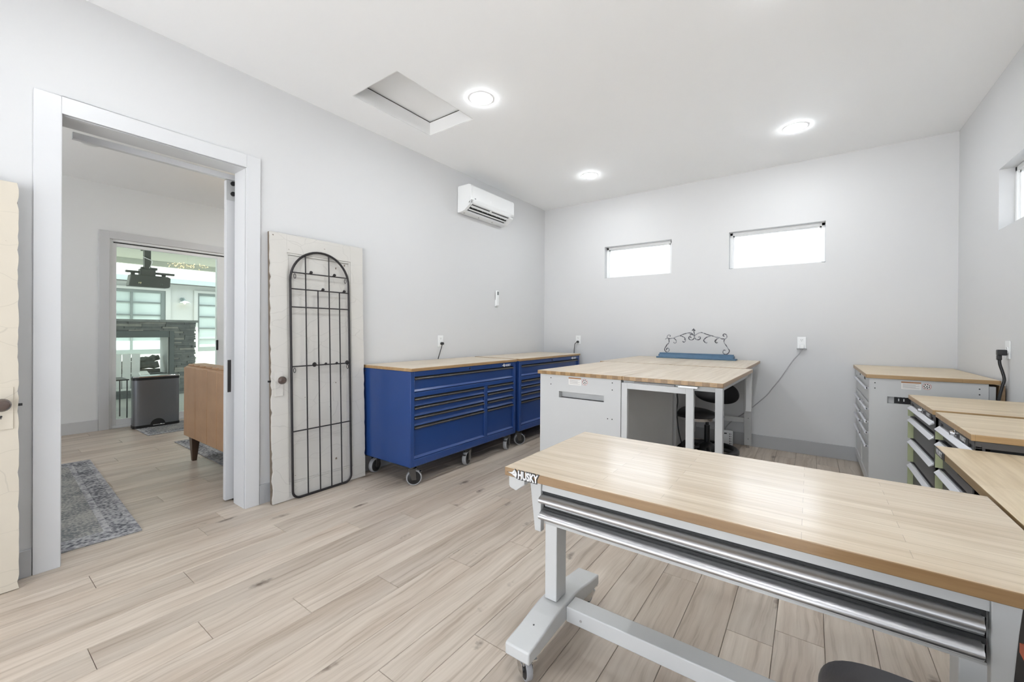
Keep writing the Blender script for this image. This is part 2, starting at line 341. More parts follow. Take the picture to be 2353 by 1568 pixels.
def wall_with_holes(axis, a0, a1, u0, u1, z0, z1, holes):
    """axis 'y': slab y in a0..a1 spanning x=u; axis 'x': slab x in a0..a1 spanning y=u. holes: (u0,u1,z0,z1)"""
    mb = MB(); us = sorted({u0, u1} | {h[0] for h in holes} | {h[1] for h in holes})
    for i in range(len(us) - 1):
        ua, ub = us[i], us[i + 1]; mid = (ua + ub) / 2; cuts = sorted((h[2], h[3]) for h in holes if h[0] <= mid <= h[1])
        z = z0
        for c0, c1 in cuts + [(z1, z1)]:
            if c0 > z + 1e-6:
                mb.box(*((ua, ub, a0, a1, z, c0) if axis == 'y' else (a0, a1, ua, ub, z, c0)))
            z = max(z, c1)
    return mb
# floor: dark underlay, with every plank its own child
floor = struct('floor', bx(XLR - .05, XR + .1, YF - .1, YB + .1, -.05, -.0125), M['gap'], 'wide pale oak plank floor running through workshop and living room')
PW, PL = .168, 1.524
known = {-2: 1.958, 3: 1.303, 4: .956, 5: 2.004, 6: 1.66, 7: 1.319, 8: .974, 9: .656, 10: .345, 11: 1.568, 12: .745, 13: 1.267, 14: .45, 15: .965, 0: .70, 1: 1.1, 2: .15, -1: 1.35, -3: .55}
k0 = int((-.45 - XR) / PW) - 1; k1 = int((-.45 - XLR) / PW) + 1
for k in range(k0, k1 + 1):
    xb = -.45 - PW * k; xa = xb - PW; xa_, xb_ = max(xa, XLR), min(xb, XR)
    if xb_ - xa_ < .01: continue
    lr = (xa_ + xb_) / 2 < XW
    y0, y1 = (-.35, 3.6) if lr else (YF, YB)
    off = known.get(k, (k * .343 + .2) % PL) % PL
    cuts = [y0] + [off + j * PL for j in range(-3, 6) if y0 + .05 < off + j * PL < y1 - .05] + [y1]
    for ya, yb in zip(cuts[:-1], cuts[1:]):
        g = .0008; hx, hy = (xb_ - xa_) / 2 - g, (yb - ya) / 2 - g; mb = MB(); c = .0014
        vs = [(-hx, -hy, -.012), (hx, -hy, -.012), (hx, hy, -.012), (-hx, hy, -.012), (-hx, -hy, -c), (hx, -hy, -c), (hx, hy, -c), (-hx, hy, -c), (-hx + c, -hy + c, 0), (hx - c, -hy + c, 0), (hx - c, hy - c, 0), (-hx + c, hy - c, 0)]
        fs = [(3, 2, 1, 0), (8, 9, 10, 11)] + [(i, (i + 1) % 4, (i + 1) % 4 + 4, i + 4) for i in range(4)] + [(i + 4, (i + 1) % 4 + 4, (i + 1) % 4 + 8, i + 8) for i in range(4)]
        mb.add(vs, fs); p = mb.build('plank', M['plank'], floor); p.location = ((xa_ + xb_) / 2, (ya + yb) / 2, 0)
# rest of the living room floor out of view
struct('floor_living_room', MB().box(XLR - .05, XW + .02, LY0, -.35, -.05, 0).box(XLR - .05, XW + .02, 3.6, LY1, -.05, 0), M['plank'], 'pale oak floor further back in the living room')

WZ0, WZ1 = 1.98, 2.40
W1, W2 = (-2.267, -1.393), (-.762, .117)
WR = (3.435, 4.312)
struct('wall_left', wall_with_holes('x', XW, XL, LY0, YB + .15, 0, H, [(OY0, OY1, 0, OZ)]), M['wall'], 'long white side wall with the open doorway')
struct('wall_back', wall_with_holes('y', YB, YB + .16, XL, XR + .16, 0, H, [(*W1, WZ0, WZ1), (*W2, WZ0, WZ1)]), M['wall'], 'white end wall with two high transom windows')
struct('wall_right', wall_with_holes('x', XR, XR + .16, YF, YB, 0, H, [(*WR, WZ0, WZ1)]), M['wall'], 'white wall with one high transom window')
struct('wall_front', wall_with_holes('y', YF - .15, YF, XL, XR + .16, 0, H, [(-2.9, .8, .05, 2.5)]), M['wall'], 'white wall behind the viewer with a wide opening added for daylight')  # opening added out of view to let fill light in
struct('ground_bounce', bx(-11, 9, -26, YF - .15, -.10, -.04), M['yard'], 'unseen pale ground behind the viewer added to bounce sunlight inside')  # added ground, never in view, lifts the ceiling with bounced sun
struct('ceiling_sky_block', bx(-8, 6, -3.9, YF - .15, 2.62, 2.75), M['wall'], 'unseen roof slab behind the viewer added to cut sky light')  # added slab that holds back direct sky from the opening
HX0, HX1, HY0, HY1 = -2.852, -2.324, 1.848, 2.645
cb = MB()
for a in ((XL, HX0, YF, YB), (HX1, XR, YF, YB), (HX0, HX1, YF, HY0), (HX0, HX1, HY1, YB)): cb.box(a[0], a[1], a[2], a[3], H, H + .12)
struct('ceiling', cb, M['ceil'], 'smooth white workshop ceiling')
struct('ceiling_living_room', bx(XLR - .1, XW, LY0, LY1, H, H + .12), M['ceil'], 'smooth white living room ceiling')
hatch = thing('attic_hatch', 'flat white attic access panel recessed into the ceiling', 'hatch', ((HX0 + HX1) / 2, (HY0 + HY1) / 2, H + .1))
bx(-.272, .272, -.406, .406, .030, .045).build('panel', M['ceil'], hatch, .003)
MB().box(-.34, .34, -.47, .47, .050, .062).box(-.34, -.30, -.47, .47, .0205, .050).box(.30, .34, -.47, .47, .0205, .050).box(-.30, .30, -.47, -.43, .0205, .050).box(-.30, .30, .43, .47, .0205, .050).build('light_leak_cover', M['oldwood'], hatch)  # added cover, stops sky light leaking through the hatch gap
for a in ((-.263, -.257, -.3975, .3975), (.257, .263, -.3975, .3975), (-.257, .257, -.3975, -.3915), (-.257, .257, .3915, .3975)): bx(a[0], a[1], a[2], a[3], -.099, .016).build('curb_board', M['curb'], hatch)  # recess liners, with the shade on their faces put into the paint
# casing of the doorway (both faces) and the jamb lining
cs = MB()
for x0, x1 in ((XL, XL + .018), (XW - .018, XW)):
    cs.box(x0, x1, OY0 - .097, OY0, 0, OZ + .09).box(x0, x1, OY0, OY1, OZ, OZ + .09)
    if x0 == XL: cs.box(x0, x1, OY1, OY1 + .09, 0, OZ + .09)
struct('trim_1', cs, M['trim'], 'wide flat white casing around the doorway', bevel=.002)
struct('trim_2', MB().box(XW, XL, OY0 - .001, OY0 + .004, 0, OZ).box(XW, XL, OY1 - .004, OY1 + .001, 0, OZ).box(XW, XL, OY0 + .004, OY1 - .004, OZ - .004, OZ + .001), M['trim'], 'white jamb lining of the doorway')
BH = .137
struct('baseboard_left', MB().box(XL, XL + .015, YF, OY0 - .099, 0, BH).box(XL, XL + .015, OY1 + .092, YB, 0, BH), M['base'], 'grey baseboard along the doorway wall', bevel=.002)
struct('baseboard_back', bx(XL + .016, XR - .016, YB - .015, YB, 0, BH), M['base'], 'grey baseboard along the window wall', bevel=.002)
struct('baseboard_right', bx(XR - .015, XR, YF, YB - .016, 0, BH), M['base'], 'grey baseboard along the wall behind the tool chests', bevel=.002)

def window(n, plane, u0, u1, label):
    """vinyl transom set .09 m into the wall"""
    w = thing('window_%d' % n, label, None, kind='structure'); fr = MB(); d0, d1 = .075, .12
    def bb(mb, a, b, da, db, z0, z1):
        mb.box(*((a, b, YB + da, YB + db, z0, z1) if plane == 'y' else (XR + da, XR + db, a, b, z0, z1)))
    t = .032
    bb(fr, u0, u1, d0, d1, WZ1 - t, WZ1); bb(fr, u0, u1, d0, d1, WZ0, WZ0 + .018); bb(fr, u0, u0 + t, d0, d1, WZ0, WZ1); bb(fr, u1 - t, u1, d0, d1, WZ0, WZ1)
    fr.build('window_frame', M['vinyl'], w, .003)
    s = MB(); bb(s, u0 + t, u1 - t, d0 + .014, d1 - .012, WZ1 - t - .014, WZ1 - t); bb(s, u0 + t, u0 + t + .014, d0 + .014, d1 - .012, WZ0 + .018, WZ1 - t); bb(s, u1 - t - .014, u1 - t, d0 + .014, d1 - .012, WZ0 + .018, WZ1 - t)
    s.build('glazing_bead', M['vinyl'], w)
    p = MB(); bb(p, u0 + t, u1 - t, d0 + .026, d0 + .030, WZ0 + .018, WZ1 - t); p.build('pane', M['glass'], w)
window(1, 'y', *W1, 'high transom window nearer the air conditioner')
window(2, 'y', *W2, 'high transom window over the wall cable')
window(3, 'x', *WR, 'high transom window cut by the picture edge')

# living room shell
GY0, GY1, GZ = 1.247, 4.0, 2.385
struct('wall_living_room', wall_with_holes('x', XLR - .16, XLR, LY0, LY1, 0, H, [(GY0, GY1, 0, GZ)]), M['lrwall'], 'pale grey living room wall around the glass door')
struct('wall_living_room_side', bx(XLR, XW, LY1, LY1 + .1, 0, H), M['lrwall'], 'living room side wall out of view')
struct('wall_living_room_end', wall_with_holes('y', LY0 - .1, LY0, XLR, XW, 0, H, [(-6.2, -4.2, .7, 2.4)]), M['lrwall'], 'living room end wall out of view with a hole added for daylight')  # unglazed hole added to bring daylight into the living room
struct('trim_3', MB().box(XLR, XLR + .018, GY0 - .097, GY0, 0, GZ + .09).box(XLR, XLR + .018, GY0, GY1, GZ, GZ + .09), M['trim'], 'flat white casing around the sliding glass door', bevel=.002)
struct('baseboard_living_room', bx(XLR, XLR + .015, LY0, GY0 - .099, 0, .14), M['trim'], 'white baseboard beside the sliding glass door', bevel=.002)
gd = thing('door_1', 'white framed sliding glass patio door', None, kind='structure')
fr = MB().box(XLR - .13, XLR - .01, GY0, GY0 + .03, 0, GZ).box(XLR - .13, XLR - .01, GY0 + .03, GY1, GZ - .03, GZ).box(XLR - .13, XLR - .01, GY0 + .03, GY1, 0, .03).box(XLR - .13, XLR - .01, GY1 - .03, GY1, .03, GZ - .03)
fr.build('door_frame', M['vinyl'], gd, .003)
bx(XLR - .075, XLR - .065, GY0 + .05, GY1 - .05, GZ - .045, GZ - .03).build('track', M['black'], gd)
for x0, ya, yb in ((XLR - .065, GY0 + .03, 2.50), (XLR - .115, 2.42, GY1 - .03)):
    pn = MB().box(x0, x0 + .04, ya, ya + .04 + (.06 if ya > 2 else 0), .03, GZ - .047).box(x0, x0 + .04, yb - .085, yb, .03, GZ - .047).box(x0, x0 + .04, ya + .04, yb - .085, .03, .105).box(x0, x0 + .04, ya + .04, yb - .085, GZ - .085, GZ - .047)
    pp = pn.build('door_panel', M['vinyl'], gd, .003)
    bx(x0 + .018, x0 + .022, ya + .03, yb - .07, .09, GZ - .07).build('pane', M['dglass'], pp)
    if ya < 2: bx(x0 + .04, x0 + .062, yb - .10, yb - .075, .95, 1.10).build('handle', M['black'], pp, .004)

# ------------------------------------------------------------------ lights
def downlight(x, y, label, lens, group):
    t = thing('recessed_light', label, 'ceiling light', (x, y, H), group=group)
    MB().lathe([(.0725, -.0005), (.092, -.0005), (.090, -.003), (.074, -.0045)], n=32, loop=True).build('trim_ring', M['ceil'], t, smooth=True)
    MB().lathe([(.0001, -.014), (.045, -.013), (.064, -.010), (.072, -.0055), (.073, -.001)], n=32).build('lens', lens, t, smooth=True)
GX, GYS = (-2.07, -.12), (.52, 2.447, 4.37)
labs = {(0, 1): 'lit ceiling downlight between the attic hatch and the viewer side', (0, 2): 'smallest lit ceiling downlight nearest the air conditioner', (1, 2): 'lit ceiling downlight above the transom window with the wall cable'}
for i, gx in enumerate(GX):
    for j, gy in enumerate(GYS):
        downlight(gx, gy, labs.get((i, j), 'lit ceiling downlight over the near half of the workshop'), M['lens'], 'workshop downlights')
downlight(-5.65, .86, 'unlit round ceiling fixture in the living room', M['lensoff'], 'living room fixtures')
downlight(-5.45, 2.9, 'added ceiling lamp out of view that brightens the living room', M['lensfill'], 'living room fixtures')  # added lamp, unseen, fills the living room with light

# ------------------------------------------------------------------ casters
def caster(parent, x, y, r, w, top, rotz, brake=True, fork=None, tyre=None):
    """swivel caster as part > sub-parts, wheel centre at (x,y,r)"""
    fork = fork or M['blackmetal']; tyre = tyre or M['rubber']
    c, s = math.cos(rotz), math.sin(rotz)
    def tr(mb):
        mb.v = [(x + p[0] * c - p[1] * s, y + p[0] * s + p[1] * c, p[2]) for p in mb.v]; return mb
    hw = w / 2 + .006
    f = MB().box(-.04, .055, -hw - .008, hw + .008, top - .008, top)
    f.cyl((.02, 0, top - .03), (.02, 0, top - .006), .028, 14)
    for sd in (-1, 1):
        f.prism([(-.018, r - .016), (.018, r - .016), (.048, top - .028), (-.012, top - .028)], 'y', sd * hw, sd * (hw + .004))
    f.box(-.02, .048, -hw, hw, top - .033, top - .027)
    p = tr(f).build('caster', fork, parent, .0012)
    wh = MB().lathe([(r * .84, -w * .44), (r * .95, -w * .44), (r, -w * .26), (r, w * .26), (r * .95, w * .44), (r * .84, w * .44)], (0, 0, r), 28, 'y', loop=True)
    tr(wh).build('wheel', tyre, p, smooth=True)
    hb = MB().lathe([(.0001, -w / 2 - .004), (.012, -w / 2 - .004), (.014, -w / 2), (r * .80, -w / 2 + .001), (r * .87, -w * .40), (r * .87, w * .40), (r * .80, w / 2 - .001), (.014, w / 2), (.012, w / 2 + .004), (.0001, w / 2 + .004)], (0, 0, r), 24, 'y')
    tr(hb).build('hub', M['black'], p, smooth=True)
    if brake: tr(MB().box(-.062, -.012, -.018, .018, r + .035, r + .045).box(-.02, .01, -.012, .012, r + .04, top - .03)).build('brake_lever', M['blackmetal'], p, .002)

def emblem(parent, plane, x0, y, z, h, mat, dirn=1):
    """dog-head emblem: three swept wedges. plane 'x': lies on x=x0 facing dirn, plane 'y': on y=x0"""
    shapes = [[(-.95, .02), (-.35, .10), (.05, .52), (.12, .12), (-.30, -.12)], [(.10, .50), (.42, .08), (.22, -.02), (.14, .14)], [(-.32, -.16), (.10, .06), (.44, .02), (.30, -.46), (-.02, -.30)]]
    mb = MB()
    for q in shapes:
        pts = [(y + u * h * dirn, z + v * h) for u, v in q]
        mb.prism(pts, plane, x0, x0 + (.0016 if plane == 'x' and dirn > 0 else -.0016))
    return mb.build('emblem', mat, parent)

# ------------------------------------------------------------------ blue rolling tool cabinets
def blue_cabinet(label, y0):
    Wd, D = 1.437, .63
    t = thing('tool_cabinet', label, 'tool cabinet', (-2.56, y0, 0), group='blue rolling tool cabinets')
    zb, zt = .168, .930
    body = MB().box(-D, -.02, .0, .022, zb, zt).box(-D, -.02, Wd - .022, Wd, zb, zt).box(-D, -D + .01, .022, Wd - .022, zb, zt).box(-D + .01, -.02, .022, Wd - .022, zb, zb + .02)
    # face frame
    body.box(-.02, 0, 0, .038, zb, zt).box(-.02, 0, Wd - .038, Wd, zb, zt).box(-.02, 0, .038, Wd - .038, .888, zt).box(-.02, 0, .038, Wd - .038, zb, .225)
    body.box(-.02, -.003, .038, Wd - .038, .722, .760).box(-.02, -.003, .918, .965, .225, .722)
    body.build('body', M['blue'], t, .0025)
    bx(-D + .02, -.04, .03, Wd - .03, .205, .9).build('shadow_box', M['recess_shade'], t)  # dark box that paints in the shade behind the drawers
    def drawer(ya, yb, z0, z1):
        d = bx(-.038, -.016, ya, yb, z0, z1 - .002).build('drawer', M['blue'], t, .002)
        # lip along the bottom edge
        MB().prism([(-.016, z0), (-.003, z0 + .001), (-.003, z0 + .005), (-.016, z0 + .020)], 'y', ya, yb).build('bottom_lip', M['blue'], d)
        # full-width pull, with the shade above it as a black strip
        bx(-.016, -.0135, ya, yb, z1 - .014, z1 - .002).build('shaded_channel', M['recess_shade'], d)
        MB().tube([(-.004, ya + .002, z1 - .018), (-.004, yb - .002, z1 - .018)], .0085, 10).box(-.016, -.006, ya + .002, yb - .002, z1 - .026, z1 - .019).build('handle', M['blackmetal'], d, smooth=True)
    drawer(.040, Wd - .040, .764, .886)
    rows = [(.650, .720), (.570, .648), (.492, .568), (.228, .490)]
    for z0, z1 in rows: drawer(.040, .916, z0, z1); drawer(.967, Wd - .040, z0, z1)
    bx(-D - .005, .012, -.006, Wd + .006, .931, .957).build('worktop', M['buty'], t, .003)
    MB().cyl((-.001, .70, .909), (.006, .70, .909), .0075, 14).build('lock', M['black'], t)
    text('lettering', 'HUSKY', .030, M['decal'], t, (.0005, 1.245, .893), (math.pi / 2, 0, math.pi / 2), .0006, .02)
    emblem(t, 'x', .0004, 1.222, .904, .036, M['decal'])
    for cy in (.085, .72, Wd - .085):
        caster(t, -.055, cy, .063, .042, zb, math.pi + .9 if cy < .5 else math.pi / 2 + .3)
        caster(t, -D + .06, cy, .063, .042, zb, math.pi / 2 + .2, brake=False)
    for hx in (-.6,): MB().cyl((hx, -.0012, .905), (hx, .0005, .905), .006, 10).build('screw', M['black'], t)
    return t
blue_cabinet('blue rolling tool cabinet with pale worktop beside the leaning white door', 2.185)
blue_cabinet('blue rolling tool cabinet in the corner, half hidden by the white workbench', 3.69)

# ------------------------------------------------------------------ stickers on white benches
def stickers(t, y, x, z, s=1):
    st = bx(x, x + .105 * s, y - .0008, y, z - .055, z).build('warning_sticker', M['paper'], t)
    bx(x, x + .105 * s, y - .0012, y - .0008, z - .010, z).build('header_band', M['orange'], st)
    mb = MB()
    for i in range(5): mb.box(x + .008, x + (.097 - .02 * (i % 2)) * s, y - .0011, y - .0008, z - .019 - i * .007, z - .0165 - i * .007)
    mb.build('print_lines', M['ink'], st)
    cx, cz, r = x + .135 * s, z - .027, .023
    c = MB().lathe([(.0001, -.0008), (r, -.0008), (r, 0), (.0001, 0)], (cx, y, cz), 24, 'y').build('round_sticker', M['paper'], t)
    ring = MB().lathe([(r * .9, -.0012), (r, -.0012), (r, -.0008), (r * .9, -.0008)], (cx, y, cz), 24, 'y', loop=True); ring.build('red_ring', M['red'], c)
    d = MB()
    for i in range(7):
        a = i * 2 * math.pi / 7 + .4; q = .6 * r
        d.box(cx + q * math.cos(a) - .004, cx + q * math.cos(a) + .003, y - .0012, y - .0008, cz + q * math.sin(a) - .003, cz + q * math.sin(a) + .004)
    d.prism([(cx - .006, cz - .005), (cx + .006, cz - .005), (cx, cz + .006)], 'y', y - .0012, y - .0008)
    d.build('pictograms', M['black'], c)
def holes(t, pts, y):
    for x, z in pts: MB().cyl((x, y - .0008, z), (x, y + .0002, z), .0042, 10).build('screw_hole', M['black'], t)
def end_panel(mb, x0, x1, y0, y1, z0, z1, sx0, sx1, sz0, sz1):
    """side panel with a real recessed grip"""
    mb.box(x0, sx0, y0, y1, z0, z1).box(sx1, x1, y0, y1, z0, z1).box(sx0, sx1, y0, y1, z0, sz0).box(sx0, sx1, y0, y1, sz1, z1)

# ------------------------------------------------------------------ white workbench with fold-out table (two of them)
def white_bench(label, loc, rot, Ld, front):
    t = thing('fold_out_workbench', label, 'workbench', loc, rot, group='white fold-out workbenches'); zt = .922
    cab = MB(); end_panel(cab, .02, .688, .012, .035, .10, zt, .19, .562, .752, .800)
    cab.box(.02, .688, Ld - .03, Ld - .01, .10, zt).box(.02, .04, .035, Ld - .03, .10, zt).box(.668, .688, .035, Ld - .03, .10, zt).box(.04, .668, .035, Ld - .03, .10, .12)
    cab.build('cabinet', M['wsteel'], t)
    grip = MB().box(.19, .562, .062, .066, .752, .800).prism([(.036, .752), (.066, .752), (.036, .7515)], 'x', .19, .562).box(.186, .19, .036, .066, .75, .802).box(.562, .566, .036, .066, .75, .802).box(.186, .566, .036, .066, .80, .804).box(.186, .566, .036, .066, .748, .752)
    grip.build('grip_recess', M['wsteel'], t)
    bx(.0, .70, .0, Ld, .923, .951).build('worktop', M['buty'], t, .003)
    bx(.702, 1.335, .0, Ld, .923, .951).build('extension_top', M['buty'], t, .003)
    stickers(t, .012, .275, .912)
    holes(t, [(.118, .897), (.118, .848), (.625, .897), (.625, .847), (.592, .640), (.625, .640), (.592, .498), (.625, .498)], .012)
    ext = MB().box(.70, 1.31, .03, .06, .890, .922).box(.70, 1.31, Ld - .06, Ld - .03, .890, .922).box(1.28, 1.31, .06, Ld - .06, .890, .922)
    ext.build('extension_rail', M['gsteel'], t, .002)
    if front:
        g = MB().box(.694, .735, .008, .034, .03, .906).box(1.120, 1.166, .008, .034, .03, .906).box(.735, 1.120, .008, .034, .866, .906).box(.735, 1.120, .008, .034, .06, .10)
        g.build('gate_leg', M['wsteel'], t, .002)
        bx(1.075, 1.19, -.006, .03, .906, .918).build('gate_latch', M['vinyl'], t, .002)
        bx(.78, 1.05, .01, .03, .9075, .9165).build('slide_rail', M['blackmetal'], t)
        bx(1.290, 1.332, .004, .045, .02, .921).build('leg', M['gsteel'], t, .002)
        MB().cyl((1.311, .025, 0), (1.311, .025, .022), .018, 14).build('levelling_foot', M['chrome'], t)
        bx(1.290, 1.332, Ld - .05, Ld - .01, .60, .921).build('hinge_bracket', M['gsteel'], t, .002)
    else:
        bx(.70, .76, .01, .05, .03, .92).build('gate_leg', M['wsteel'], t, .002)
        bx(1.195, 1.262, Ld - .085, Ld - .045, .03, .921).build('leg', M['gsteel'], t, .002)
        MB().cyl((1.228, Ld - .065, 0), (1.228, Ld - .065, .03), .018, 14).build('levelling_foot', M['chrome'], t)
        bx(.70, 1.195, Ld - .08, Ld - .05, .27, .325).build('lower_rail', M['wsteel'], t, .002)
        holes(t, [(1.235, .325), (1.235, .10)], Ld - .086)
    # drawers on the far side of the cabinet
    for z0, z1 in ((.74, .90), (.56, .72), (.36, .54), (.14, .34)):
        d = bx(.002, .02, .05, Ld - .05, z0, z1).build('drawer', M['wsteel'], t, .002)
        MB().tube([(-.012, .08, z1 - .03), (-.012, Ld - .08, z1 - .03)], .009, 8).build('handle', M['alu'], d, smooth=True)
    for cx, cy in ((.09, .10), (.62, .10), (.09, Ld - .1), (.62, Ld - .1)): caster(t, cx, cy, .04, .03, .10, .4, False)
    return t
white_bench('white fold-out workbench with pale top, nearer one of the pair', (-1.757, 2.785, 0), -.026, 1.245, True)
white_bench('white fold-out workbench against the window wall, carrying the blue scroll piece', (-1.785, 4.05, 0), -.006, 1.19, False)

# ------------------------------------------------------------------ white cabinet in the far corner, table folded down
t = thing('white_tool_cabinet', 'white tool cabinet with pale top in the corner behind the dark chests', 'tool cabinet', (0, 0, 0))
y0, y1, x0, x1, zt = 4.125, 5.25, .362, .972, .920
cab = MB(); end_panel(cab, x0, x1, y0, y0 + .022, .085, zt, .465, .80, .740, .790)
cab.box(x0, x1, y1 - .02, y1, .085, zt).box(x1 - .02, x1, y0 + .022, y1 - .02, .085, zt).box(x0, x1 - .02, y0 + .022, y1 - .02, .085, .105)
# face frame towards the room
cab.box(x0, x0 + .02, y0 + .022, y0 + .05, .105, zt).box(x0, x0 + .02, y1 - .05, y1 - .02, .105, zt).box(x0, x0 + .02, y0 + .05, y1 - .05, .86, zt).box(x0, x0 + .02, y0 + .05, y1 - .05, .105, .15).box(x0, x0 + .02, y0 + .05, y1 - .05, .70, .725).box(x0, x0 + .02, 4.68, 4.71, .15, .70)
cab.build('cabinet', M['wsteel'], t)
bx(x0 + .04, x1 - .03, y0 + .09, y1 - .03, .12, .9).build('shadow_box', M['recess_shade'], t)  # interior shade put in as a black box
bx(.47, .80, y0 + .03, y0 + .05, .735, .795).build('power_strip_body', M['black'], t)
bx(.465, .505, y0 + .024, y0 + .030, .740, .790).build('recess_side', M['gsteel'], t)
for xx in (.528, .556, .60, .63): bx(xx, xx + .006, y0 + .0285, y0 + .0305, .757, .776).build('socket_slot', M['whitepl'], t)
for i in range(3): bx(.525 + i * .02, .536 + i * .02, y0 + .0285, y0 + .0305, .786, .789).build('print_mark', M['whitepl'], t)
def wdrawer(ya, yb, z0, z1):
    d = bx(x0 + .006, x0 + .024, ya, yb, z0, z1).build('drawer', M['wsteel'], t, .002)
    MB().tube([(x0 - .012, ya + .03, z1 - .022), (x0 - .012, yb - .03, z1 - .022)], .0095, 10).box(x0 - .012, x0 + .006, ya + .03, ya + .04, z1 - .028, z1 - .016).box(x0 - .012, x0 + .006, yb - .04, yb - .03, z1 - .028, z1 - .016).build('handle', M['alu'], d, smooth=True)
wdrawer(y0 + .053, y1 - .053, .728, .857)
for z0, z1 in ((.598, .697), (.515, .595), (.41, .512), (.153, .407)):
    wdrawer(y0 + .053, 4.677, z0, z1); wdrawer(4.713, y1 - .053, z0, z1)
bx(.342, 1.025, 4.112, 5.262, .921, .949).build('worktop', M['butw'], t, .003)
stickers(t, y0, .54, .907)
holes(t, [(.395, .886), (.395, .846), (.93, .884), (.93, .846)], y0)
bx(.974, 1.006, y0 + .004, y0 + .04, .40, .905).build('folded_leg', M['gsteel'], t, .002)
bx(1.018, 1.046, y0 - .002, y1 - .05, .36, .915).build('folded_tabletop', M['butx'], t, .003)
text('lettering', 'HUSKY', .030, M['badge'], t, (x0 - .0006, 4.48, .884), (math.pi / 2, 0, -math.pi / 2), .0006, .02)
MB().cyl((x0 - .004, 4.80, .893), (x0, 4.80, .893), .008, 12).build('lock', M['black'], t)
for cy in (y0 + .09, y1 - .09):
    for cx in (x0 + .07, x1 - .08): caster(t, cx, cy, .036, .028, .085, .4, False)

# ------------------------------------------------------------------ dark grey drawer chests
def dark_chest(label, y0, y1, door_open=False):
    t = thing('drawer_chest', label, 'tool chest', (.545, y0, 0), group='dark drawer chests'); Wd = y1 - y0; D = .49; zt = .822
    side = MB().box(.0, D, Wd - .016, Wd, .06, zt).box(D - .01, D, .0, Wd, .06, zt).box(.02, D - .01, .0, Wd - .016, .06, .08).box(0, .02, 0, Wd - .016, .06, .09).box(0, .02, 0, Wd, .80, zt)
    if door_open: side.box(0, D, 0, .012, .06, .74).box(0, D, 0, .012, .795, zt).box(0, .03, 0, .012, .74, .795)
    else: side.box(0, D, 0, .016, .06, zt)
    side.box(.0, .02, Wd - .035, Wd - .016, .09, .80).box(.0, .02, .0, .022, .09, .80)
    side.build('body', M['dsteel'], t, .002)
    bx(.05, D - .02, .03, Wd - .05, .09, .79).build('shadow_box', M['recess_shade'], t)  # black filler box, standing in for shade inside the chest
    zs = [.815, .705, .560, .405, .24, .07]
    for i in range(5):
        z1 = zs[i]; z0 = zs[i + 1] + .014; drop = .03 if i == 0 else 0
        d = bx(.006, .026, .024, Wd - .052, z0, z1 - .002).build('drawer', M['dsteel'], t, .002)
        bx(-.020, .026, Wd - .050, Wd - .038, z0 - .004, z1 - drop - .030).build('drawer_side', M['green'], d)
        hz = z1 - drop
        MB().prism([(-.022, hz - .0225), (-.019, hz - .026), (.004, hz - .012), (.006, hz - .003), (-.003, hz - .004)], 'y', .020, Wd - .020).build('handle', M['alu'], d, .0015)
    bx(-.012, D + .005, -.006, Wd + .006, .8225, .850).build('worktop', M['butw'], t, .003)
    lk = MB().lathe([(.0001, -.022), (.010, -.020), (.012, -.006), (.016, -.004), (.016, .002)], (0, Wd * .47, .800), 16, 'x'); lk.build('lock', M['chrome'], t, smooth=True)
    bx(-.0035, .004, .075, .215, .785, .815).build('badge', M['badge'], t, .001)
    text('lettering', 'HUSKY', .026, M['silver_badge'], t, (-.0045, .185, .792), (math.pi / 2, 0, -math.pi / 2), .0006, .02)
    for cx in (.06, D - .06):
        for cy in (.07, Wd - .07): MB().cyl((cx, cy, 0), (cx, cy, .06), .022, 14).build('foot', M['black'], t)
    return t
dark_chest('dark grey drawer chest next to the white corner cabinet', 3.128, 3.795)
dark_chest('dark grey drawer chest behind the side table, with a round lock', 2.470, 3.052, True)
# clear cable coil lying in the open slot
cw = MB(); pts = [(.62 + .06 * math.cos(a) + a * .012, 2.452 + .006 * math.sin(a * 2), .772 + .012 * math.sin(a)) for a in [i * .35 for i in range(40)]]
pts += [(.83, 2.452, .775), (1.0, 2.454, .765)]
cw.tube(pts, .0022, 6); tag(cw.build('steel_cable', M['chrome'], None, smooth=True), 'thin bright steel cable lying in the chest side slot', 'cable')

# ------------------------------------------------------------------ height-adjustable worktable in front
def foot_profile(y0, y1, ztop, zend):
    ym = (y0 + y1) / 2; p = []
    for y, z in ((y0, zend + .044), (y0 + .10, zend + .056), (ym - .12, ztop + .042), (ym - .06, ztop + .05), (ym + .06, ztop + .05), (ym + .12, ztop + .042), (y1 - .10, zend + .056), (y1, zend + .044)): p.append((y, z))
    for y, z in ((y1, zend), (y1 - .07, zend), (ym + .10, ztop - .02), (ym - .10, ztop - .02), (y0 + .07, zend), (y0, zend)): p.append((y, z))
    return p
t = thing('adjustable_worktable', 'white rolling worktable with pale wood top and two steel drawers in front', 'worktable', (-.862, 1.156, 0))
TW, TD = 1.283, .629
bx(0, TW, 0, TD, .757, .787).build('tabletop', M['butx'], t, .0025)
